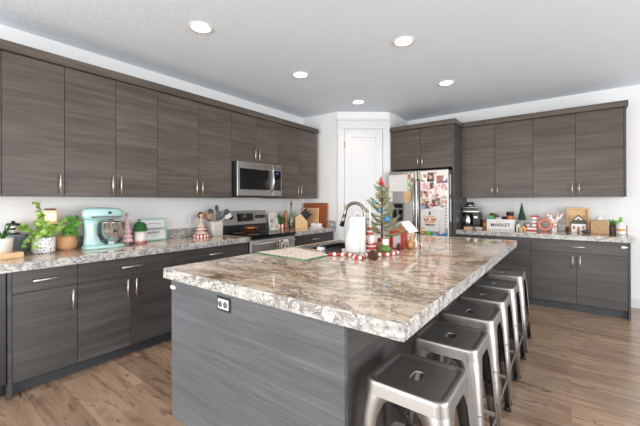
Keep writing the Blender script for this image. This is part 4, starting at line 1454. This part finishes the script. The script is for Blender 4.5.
for k in range(60):
    p = Vector((0, 0, .46 + .0026 * k))
    a = rng.uniform(0, 2 * PI)
    q = Vector((math.cos(a), math.sin(a), 1.0)).normalized() * .022
    s = q.cross(Vector((0, 0, 1))).normalized() * .0015
    mb._face([mb.bm.verts.new(c) for c in (p - s, p + s, p + q + s * .5, p + q - s * .5)])
nb.build('branches', M_bark, ct)
mb.build('needles', M_needle, ct)
bd = thing('bird_ornament', 'red bird ornament perched at the very top of the small tree', 'ornament', (-1.25, 2.495, ZK + .548))
MB().loft([oval((0, y, z), X, Z, ra, rb_, 14, 2) for y, z, ra, rb_ in ((-.038, .026, .004, .005), (-.028, .028, .015, .016), (-.01, .016, .02, .024), (.012, .004, .014, .016), (.035, -.014, .010, .006), (.05, -.026, .008, .003))]).lathe([(.012, .036), (.006, .052), (.001, .062)], (0, -.022, 0), 10).build('body', M_red, bd)
MB().lathe([(.006, 0), (.001, .013)], M=T((0, -.038, .026)) @ RX(PI / 2), seg=8).build('beak', M_orange, bd)
for x, y, z, m, lab, q in ((-1.165, 2.415, .265, M_blue, 'blue ball ornament low on the right of the small tree', .021), (-1.22, 2.395, .335, M_blue, 'blue ball ornament above the other blue one on the small tree', .014),
                           (-1.285, 2.42, .40, M_teal, 'teal ball ornament high on the left of the small tree', .018)):
    bo = thing('ball_ornament', lab, 'ornament', (x, y, ZK + z - q))
    MB().ball((0, 0, q), q).build('ball', m, bo)
    MB().lathe([(.004, 2 * q - .001), (.004, 2 * q + .006), (.001, 2 * q + .012)], seg=10).build('cap', M_gold, bo)


def pinecone(label, loc, r, h, name='pinecone'):
    o = thing(name, label, 'pinecone', loc)
    MB().lathe([(.001, .0), (r * .45, h * .05), (r * .62, h * .3), (r * .5, h * .65), (r * .2, h * .92), (.001, h * .95)], seg=14).build('core', M_brownroof, o)
    mb = MB()
    for i in range(70):
        f = i / 69
        z = h * (.06 + .88 * f)
        rr = r * math.sin(PI * (.28 + .66 * f)) ** .8
        a = i * 2.39996
        d = Vector((math.cos(a), math.sin(a), .25 + .8 * f))
        mb.leaf(Vector((math.cos(a) * rr * .45, math.sin(a) * rr * .45, z)), d, (0, 0, 1), rr * .62, r * .42, -.2)
    mb.build('scales', M_cone, o)
    return o


pinecone('large brown pinecone lying in front of the gnome on the bead garland', (-1.092, 2.040, ZK), .044, .072)
pinecone('small brown pinecone in front of the red framed house', (-1.105, 2.50, ZK), .026, .075)
pinecone('tiny pinecone hung in the middle of the small christmas tree', (-1.20, 2.40, ZK + .405), .018, .035)
# green bowl
gb_ = thing('green_jar', 'squat olive green ceramic jar with a white candle', 'jar', (-1.17, 2.395, ZK))
MB().lathe([(.001, 0), (.035, 0), (.05, .018), (.048, .038), (.030, .052), (.033, .062), (.028, .062), (.001, .05)], seg=26).build('jar_body', M_greenc, gb_)
MB().lathe([(.001, .0505), (.024, .051), (.024, .105), (.001, .107)], seg=18).build('candle', M_wfelt, gb_)
# red framed front and gingerbread house
rf = thing('red_frame', 'small red wooden frame with a white panel before the toy house', 'frame', (-1.180, 2.635, ZK))
mb = MB()
mb.box(-.064, -.038, -.012, .012, 0, .155, .002).box(.038, .064, -.012, .012, 0, .155, .002).box(-.064, .064, -.0125, .0125, .13, .155, .002).box(-.064, .064, -.0125, .0125, 0, .010, .002)
mb.build('frame', M_red, rf)
MB().box(-.038, .038, .002, .008, .01, .131).build('panel', mat('pale_blue_paper', (216, 218, 226), .6), rf)
gh = thing('toy_house', 'toy gingerbread house with a pale sprinkled roof on the island', 'toy house', (-1.18, 2.80, ZK))
hx, hy = .062, .085
MB().prism([(-hx, 0), (hx, 0), (hx, .155), (0, .215), (-hx, .155)], lambda u, v, ww: (u, ww, v), -hy, hy).build('walls', mat('toy_house_tan', (186, 138, 100), .7, var=.15, scale=40), gh)
for s in (-1, 1):
    MB().prism([(0, .217), (0, .229), (s * (hx + .022), .146), (s * (hx + .022), .134)], lambda u, v, ww: (u, ww, v), -hy - .018, hy + .018).build('roof', M_icing, gh)
for y in (-.042, .042):
    w_ = MB().box(hx, hx + .004, y - .022, y + .022, .05, .12, .001).build('window_frame', M_white, gh)
    MB().box(hx + .003, hx + .0052, y - .016, y - .002, .056, .114).box(hx + .003, hx + .0052, y + .002, y + .016, .056, .114).build('pane', M_brown, w_)
MB().box(-hx - .001, hx + .003, -hy - .003, hy + .003, 0, .012, .001).build('plinth', M_wfelt, gh)
gd = MB().lathe([(.001, 0), (.022, 0), (.03, .02), (.028, .05), (.016, .068), (.012, .074), (.001, .076)], seg=20, rfun=lambda a, z: 1 + .05 * math.cos(8 * a)).build('gold_candle_holder', M_gold, loc=(-1.092, 2.70, ZK))
tag(gd, 'small gold brown ribbed candle holder beside the toy house', 'candle holder')
wt = thing('white_tree', 'tiny white cone tree right of the gold candle holder', 'decoration', (-1.065, 2.765, ZK))
MB().lathe([(.001, 0), (.012, 0), (.012, .012), (.022, .014), (.013, .045), (.016, .047), (.001, .095)], seg=14).build('foliage', M_cream, wt)
pb = MB()
for i in range(8):
    pb.mi = i % 2
    a0, a1 = 2 * PI * i / 8, 2 * PI * (i + 1) / 8
    pb.loft([[Vector((.019 * math.sin(t) * math.cos(a), .019 * math.sin(t) * math.sin(a), .019 - .019 * math.cos(t))) for t in [PI * k / 8 for k in range(9)]] for a in (a0, (a0 + a1) / 2, a1)], (False, False), close=False)
bmesh.ops.remove_doubles(pb.bm, verts=pb.bm.verts, dist=1e-5)
tag(pb.build('peppermint_ball', [M_red, M_wfelt], loc=(-1.06, 2.86, ZK)), 'red and white peppermint ball at the right of the toy house', 'ornament')
# garland
ga = thing('bead_garland', 'red and white felt bead garland winding on the island', 'garland', (-1.2, 2.1, ZK))
ctrl = [(-1.43, 2.005), (-1.38, 2.03), (-1.32, 2.045), (-1.27, 2.06), (-1.225, 2.03), (-1.21, 1.985), (-1.18, 1.965), (-1.165, 2.0), (-1.175, 2.04), (-1.19, 2.10), (-1.17, 2.17), (-1.12, 2.20), (-1.08, 2.24), (-1.06, 2.30), (-1.055, 2.36), (-1.065, 2.42)]
dens = []
for (x0, y0), (x1, y1) in zip(ctrl, ctrl[1:]):
    for k in range(20):
        dens.append(Vector((x0 + (x1 - x0) * k / 20, y0 + (y1 - y0) * k / 20, .0145)))
spots, last = [dens[0]], dens[0]
for p in dens:
    if (p - last).length >= .0285:
        spots.append(p)
        last = p
base = Vector((-1.2, 2.1, 0))
MB().tube([p - base for p in spots], .0012, 5).build('string', M_wfelt, ga)
bead = {}
for i, p in enumerate(spots):
    k = i % 2
    if k not in bead:
        bead[k] = MB().ball((0, 0, 0), .0142, 12, 8).build('bead', (M_red, M_wfelt)[k], ga)
        o = bead[k]
    else:
        o = bead[k].copy()
        COL.objects.link(o)
        o.parent = ga
    o.location = p - base

# ------------------------------------------------------------------ back counter things
cm = thing('coffee_maker', 'black and steel drip coffee maker beside the fridge panel', 'coffee maker', (-1.187, 5.33, ZK))
MB().box(-.115, .125, -.09, .11, 0, .05, .008).build('base', M_black, cm)
MB().box(.03, .125, -.075, .11, .05, .30, .008).box(-.115, .03, .04, .11, .05, .30, .004).build('tower', M_black, cm)
MB().box(-.115, .128, -.095, .112, .235, .325, .012).build('brew_head', M_steel, cm)
MB().box(-.11, .122, -.098, -.09, .262, .31, .002).build('control_strip', M_black, cm)
MB().box(.05, .10, -.079, -.0745, .155, .185, .002).build('badge', M_steel, cm)
MB().lathe([(.001, .3255), (.062, .3255), (.064, .345), (.056, .35), (.056, .385), (.03, .392), (.001, .395)], (-.02, .01, 0), 24).build('hopper', M_steel, cm)
cf = MB().lathe([(.001, .0505), (.055, .0505), (.062, .07), (.064, .13), (.05, .175), (.046, .205), (.001, .206)], (-.05, -.03, 0), 24).build('carafe', M_chrome, cm)
MB().tube([(-.075, -.075, .185), (-.095, -.125, .18), (-.095, -.125, .09), (-.08, -.08, .075)], .008, 8).build('carafe_handle', M_black, cf)
MB().lathe([(.001, .207), (.05, .207), (.045, .222), (.001, .225)], (-.05, -.03, 0), 20).build('carafe_lid', M_black, cf)
wd = tag(MB().box(-.06, .06, -.035, .035, 0, .03, .004).build('wooden_block', M_oak, loc=(-1.19, 5.18, ZK)), 'small pale wooden block in front of the coffee maker', 'block')
md = tag(MB().lathe([(.001, 0), (.05, 0), (.062, .03), (.058, .03), (.047, .006), (.001, .005)], seg=24).build('small_dish', M_concrete, loc=(-1.06, 5.17, ZK)), 'small grey dish right of the wooden block by the coffee maker', 'dish')
jr = thing('glass_jar', 'small brown jar between the coffee maker and the market crate', 'jar', (-1.019, 5.42, ZK))
MB().lathe([(.001, 0), (.034, 0), (.038, .01), (.038, .09), (.028, .105), (.001, .106)], seg=18).build('jar_body', M_gold, jr)
MB().lathe([(.001, .1065), (.03, .1065), (.03, .125), (.001, .127)], seg=18).build('lid', M_steel, jr)
# market crate
mk = thing('market_crate', 'white wooden crate lettered MARKET on the back counter', 'crate', (-.80, 5.40, ZK))
mb = MB()
mb.box(-.178, .178, -.075, -.063, 0, .145, .002).box(-.178, .178, .063, .075, 0, .145, .002).box(-.178, -.166, -.0629, .0629, 0, .145, .002).box(.166, .178, -.0629, .0629, 0, .145, .002).box(-.166, .166, -.0629, .0629, 0, .01)
mb.build('crate_body', M_white, mk)
text_mesh('MARKET', .066, T((0, -.0755, .062)) @ FY, 'lettering', M_ink, mk, bold=.0012)
mb = MB()
for i in range(7):
    mb.box(-.05 + i * .0165 - .005, -.05 + i * .0165 + .005, -.0765, -.075, .116, .122)
mb.build('small_print', M_gray, mk)
pk = tag(MB().loft([oval((x, 0, .04 + z), Y, Z, ra, ra * .9, 16, 2) for x, ra, z in ((-.06, .006, .03), (-.05, .03, .022), (-.02, .042, .008), (.02, .04, -.004), (.05, .026, -.012), (.06, .006, -.016))]).build('bread_loaf', M_bark, loc=(-.895, 5.41, ZK + .146)), 'brown loaf sticking out of the left side of the market crate', 'loaf')
gg = thing('green_packet', 'bright green packet at the left end of the market crate', 'packet', (-.925, 5.37, ZK + .011))
MB().box(-.035, .035, -.012, .012, 0, .185, .004).build('packet', mat('green_foil', (40, 150, 70), .35), gg)
wb = tag(MB().box(-.04, .04, -.02, .02, 0, .158, .006).build('white_packet', M_paper, loc=(-.835, 5.40, ZK + .011)), 'white packet in the middle of the market crate', 'packet')
oj = thing('spice_jar', 'orange jar with black lid at the right of the market crate', 'jar', (-.69, 5.41, ZK + .011))
MB().lathe([(.001, 0), (.042, 0), (.045, .01), (.045, .18), (.040, .19), (.001, .19)], seg=22).build('jar_body', mat('orange_spice', (196, 104, 50), .4), oj)
MB().lathe([(.001, .1905), (.047, .1905), (.047, .235), (.044, .242), (.001, .242)], seg=22).build('lid', M_black, oj)
bj = thing('spice_jar', 'dark short jar left of the orange jar in the market crate', 'jar', (-.765, 5.42, ZK + .011))
MB().lathe([(.001, 0), (.028, 0), (.028, .15), (.001, .15)], seg=18).build('jar_body', M_brownroof, bj)
MB().lathe([(.001, .1505), (.03, .1505), (.03, .172), (.001, .174)], seg=18).build('lid', M_black, bj)
# bottle brush tree
bt_ = thing('bottle_brush_tree', 'dark green bottle brush tree on a white stem, back counter', 'decoration', (-.548, 5.44, ZK))
MB().lathe([(.001, 0), (.03, 0), (.03, .012), (.010, .016), (.010, .15), (.001, .15)]).build('stand', M_white, bt_)
mb = MB()
for i in range(12):
    z = .14 + i * .0195
    rr = .053 * (1 - i / 12.5)
    mb.lathe([(rr * .3, z + .03), (rr, z + .004), (rr * .96, z - .004), (rr * .3, z)], seg=26, rfun=lambda a, zz: 1 + .10 * math.sin(13 * a + zz * 300))
mb.lathe([(.01, .34), (.006, .37), (.001, .382)])
mb.build('foliage', M_dgreen, bt_)


def tiny_house(label, loc, wx_, dy_, h, m, mr):
    o = thing('tiny_house', label, 'decoration', loc)
    MB().prism([(-wx_, 0), (wx_, 0), (wx_, h * .62), (0, h * .95), (-wx_, h * .62)], lambda u, v, ww: (u, ww, v), -dy_, dy_).build('walls', m, o)
    for s in (-1, 1):
        MB().prism([(0, h * .955), (0, h * 1.02), (s * wx_ * 1.25, h * .57), (s * wx_ * 1.25, h * .50)], lambda u, v, ww: (u, ww, v), -dy_ - .006, dy_ + .006).build('roof', mr, o)
    MB().box(-.007, .007, -dy_ - .002, -dy_ + .001, .001, h * .35).build('door', M_brownroof, o)


tiny_house('tiny cream house at the foot of the bottle brush tree', (-.572, 5.33, ZK), .028, .025, .10, M_cream, M_concrete)
tiny_house('tiny orange brown house right of the cream one', (-.512, 5.30, ZK), .026, .024, .08, M_gold, M_brownroof)
bb = tag(MB().lathe([(.001, 0), (.016, 0), (.016, .05), (.008, .065), (.008, .08), (.001, .081)], seg=14).build('small_bottle', M_slate, loc=(-.622, 5.36, ZK)), 'tiny dark bottle between the market crate and the cream house', 'bottle')
# J O Y letters
jt = thing('letter_decoration', 'red and white striped wooden letter J', 'letter', (-.405, 5.37, ZK))
jt.scale = (.92, 1, .93)
mb = MB()


def strp(x0, x1, z0, z1, horizontal=False):
    n = max(1, round((z1 - z0) / .017))
    for i in range(n):
        mb.mi = i % 3 == 0
        mb.box(x0, x1, -.017, .017, z0 + (z1 - z0) * i / n, z0 + (z1 - z0) * (i + 1) / n)


strp(-.012, .040, .045, .20)
strp(-.034, .075, .2001, .222)
strp(-.085, -.040, .045, .085)
strp(-.085, .040, 0, .0449)
mb.build('letter', [M_wfelt, M_red], jt)
oo = thing('letter_decoration', 'round coral pink wreath forming the letter O', 'letter', (-.275, 5.34, ZK))
mb = MB()
lo = []
for k in range(33):
    a = 2 * PI * k / 32
    c = Vector((.066 * math.cos(a), 0, .088 + .066 * math.sin(a)))
    rd_ = Vector((math.cos(a), 0, math.sin(a)))
    lo.append([c + rd_ * .0215 * math.cos(b) + Vector((0, 1, 0)) * .02 * math.sin(b) for b in [2 * PI * j / 10 for j in range(10)]])
mb.loft(lo, (False, False))
bmesh.ops.remove_doubles(mb.bm, verts=mb.bm.verts, dist=1e-5)
mb.build('ring', M_coral, oo)
yy = thing('letter_decoration', 'floral patterned wooden letter Y', 'letter', (-.168, 5.40, ZK))
MB().prism([(-.026, 0), (.026, 0), (.026, .10), (.09, .215), (.108, .235), (.030, .235), (.034, .218), (.0, .15), (-.034, .218), (-.03, .235), (-.108, .235), (-.09, .215), (-.026, .10)], lambda u, v, ww: (u, ww, v), -.016, .016).build('letter', M_floral, yy)
# framed house
fh = thing('shadow_box', 'light wood frame leaning behind the small white house', 'picture frame', (.078, 5.46, ZK))
mb = MB()
mb.box(-.118, .118, -.02, .02, 0, .022, .002).box(-.118, .118, -.02, .02, .295, .317, .002).box(-.118, -.096, -.0199, .0199, .0, .317, .002).box(.096, .118, -.0199, .0199, 0, .317, .002)
mb.xf(RX(-.08)).build('frame', M_oak, fh)
MB().box(-.097, .097, .006, .014, .02, .297).xf(RX(-.08)).build('back_board', mat('pale_birch', (216, 178, 136), .7), fh)
hh = thing('toy_house', 'white toy house with dark brown roof in front of the wooden frame', 'toy house', (.083, 5.37, ZK))
MB().box(-.072, .072, -.03, .03, 0, .115, .001).prism([(-.045, .115), (.045, .115), (.045, .165), (0, .215), (-.045, .165)], lambda u, v, ww: (u, ww, v), -.028, .03).build('walls', M_white, hh)
MB().prism([(-.038, 0), (.038, 0), (.030, .05), (-.030, .05)], lambda u, v, ww: (u * 2.2, ww * 1 - .0, .112 + v), -.036, -.0285).build('roof', mat('mossy_brown_roof', (80, 84, 62), .85, var=.35, scale=60), hh)
for s in (-1, 1):
    MB().prism([(0, .228), (0, .214), (s * .062, .150), (s * .062, .164)], lambda u, v, ww: (u, ww, v), -.034, .034).build('gable_roof', M_brownroof, hh)
MB().box(-.014, .014, -.034, -.0295, 0, .075, .001).build('door', M_brown, hh)
for x in (-.046, .046):
    MB().box(x - .013, x + .013, -.033, -.0295, .045, .085, .001).build('window', M_brown, hh)
MB().lathe([(.001, 0), (.012, 0), (.012, .004), (.001, .004)], M=T((0, -.0375, .175)) @ RX(PI / 2), seg=14).build('round_window', M_brown, hh)
pinecone('small pinecone left of the white toy house on the back counter', (-.03, 5.33, ZK), .028, .078)
ov = tag(MB().ball((0, 0, .022), .048, 20, 8, 1, .7, .46).build('stone', M_slate, loc=(.155, 5.27, ZK)), 'dark slate oval stone in front of the wooden frame', 'stone')
tx = thing('tissue_box', 'woven wicker tissue box cover with a white tissue', 'tissue box', (.287, 5.36, ZK))
mb = MB()
for i in range(9):
    z = .002 + i * .0178
    for j in range(8):
        ox = .0035 * ((i + j) % 2)
        x = -.086 + j * .0215
        mb.box(x, x + .0213, -.072 - ox, .072 + ox, z, z + .0172, .002, seg=1)
mb.build('basket', M_wicker, tx)
mb = MB()
mb.lathe([(.036, .163), (.030, .180), (.026, .20), (.02, .215), (.001, .222)], seg=18, sy=.5, rfun=lambda a, z: 1 + .2 * math.sin(5 * a + z * 40))
mb.build('tissue', M_paper, tx)
su = thing('potted_plant', 'green succulent in a dark plum pot beside the soap bottle', 'plant', (.418, 5.42, ZK))
MB().lathe([(.001, 0), (.042, 0), (.044, .005), (.046, .10), (.042, .102), (.040, .09), (.001, .088)], seg=24).build('pot', M_purple, su)
mb = MB()
for i in range(16):
    a = i * 2.4
    el = .5 + .09 * i
    mb.leaf((0, 0, .088), (math.cos(a), math.sin(a), el), (0, 0, 1), .075 + .003 * i, .022, .3)
mb.build('foliage', M_leafb, su)
sp_ = thing('soap_bottle', 'white soap bottle with lime green pump at the right end', 'soap bottle', (.482, 5.33, ZK))
MB().lathe([(.001, 0), (.040, 0), (.044, .008), (.044, .10), (.036, .125), (.016, .14), (.015, .15), (.001, .15)], seg=24).build('bottle_body', M_white, sp_)
MB().lathe([(.0445, .045), (.0449, .045), (.0449, .072), (.0445, .072)], seg=24).build('label_band', M_orange, sp_)
MB().lathe([(.001, .1505), (.018, .1505), (.018, .172), (.008, .176), (.008, .188), (.001, .188)], seg=16).box(-.016, .016, -.038, .012, .188, .208, .004).build('pump', M_lime, sp_)
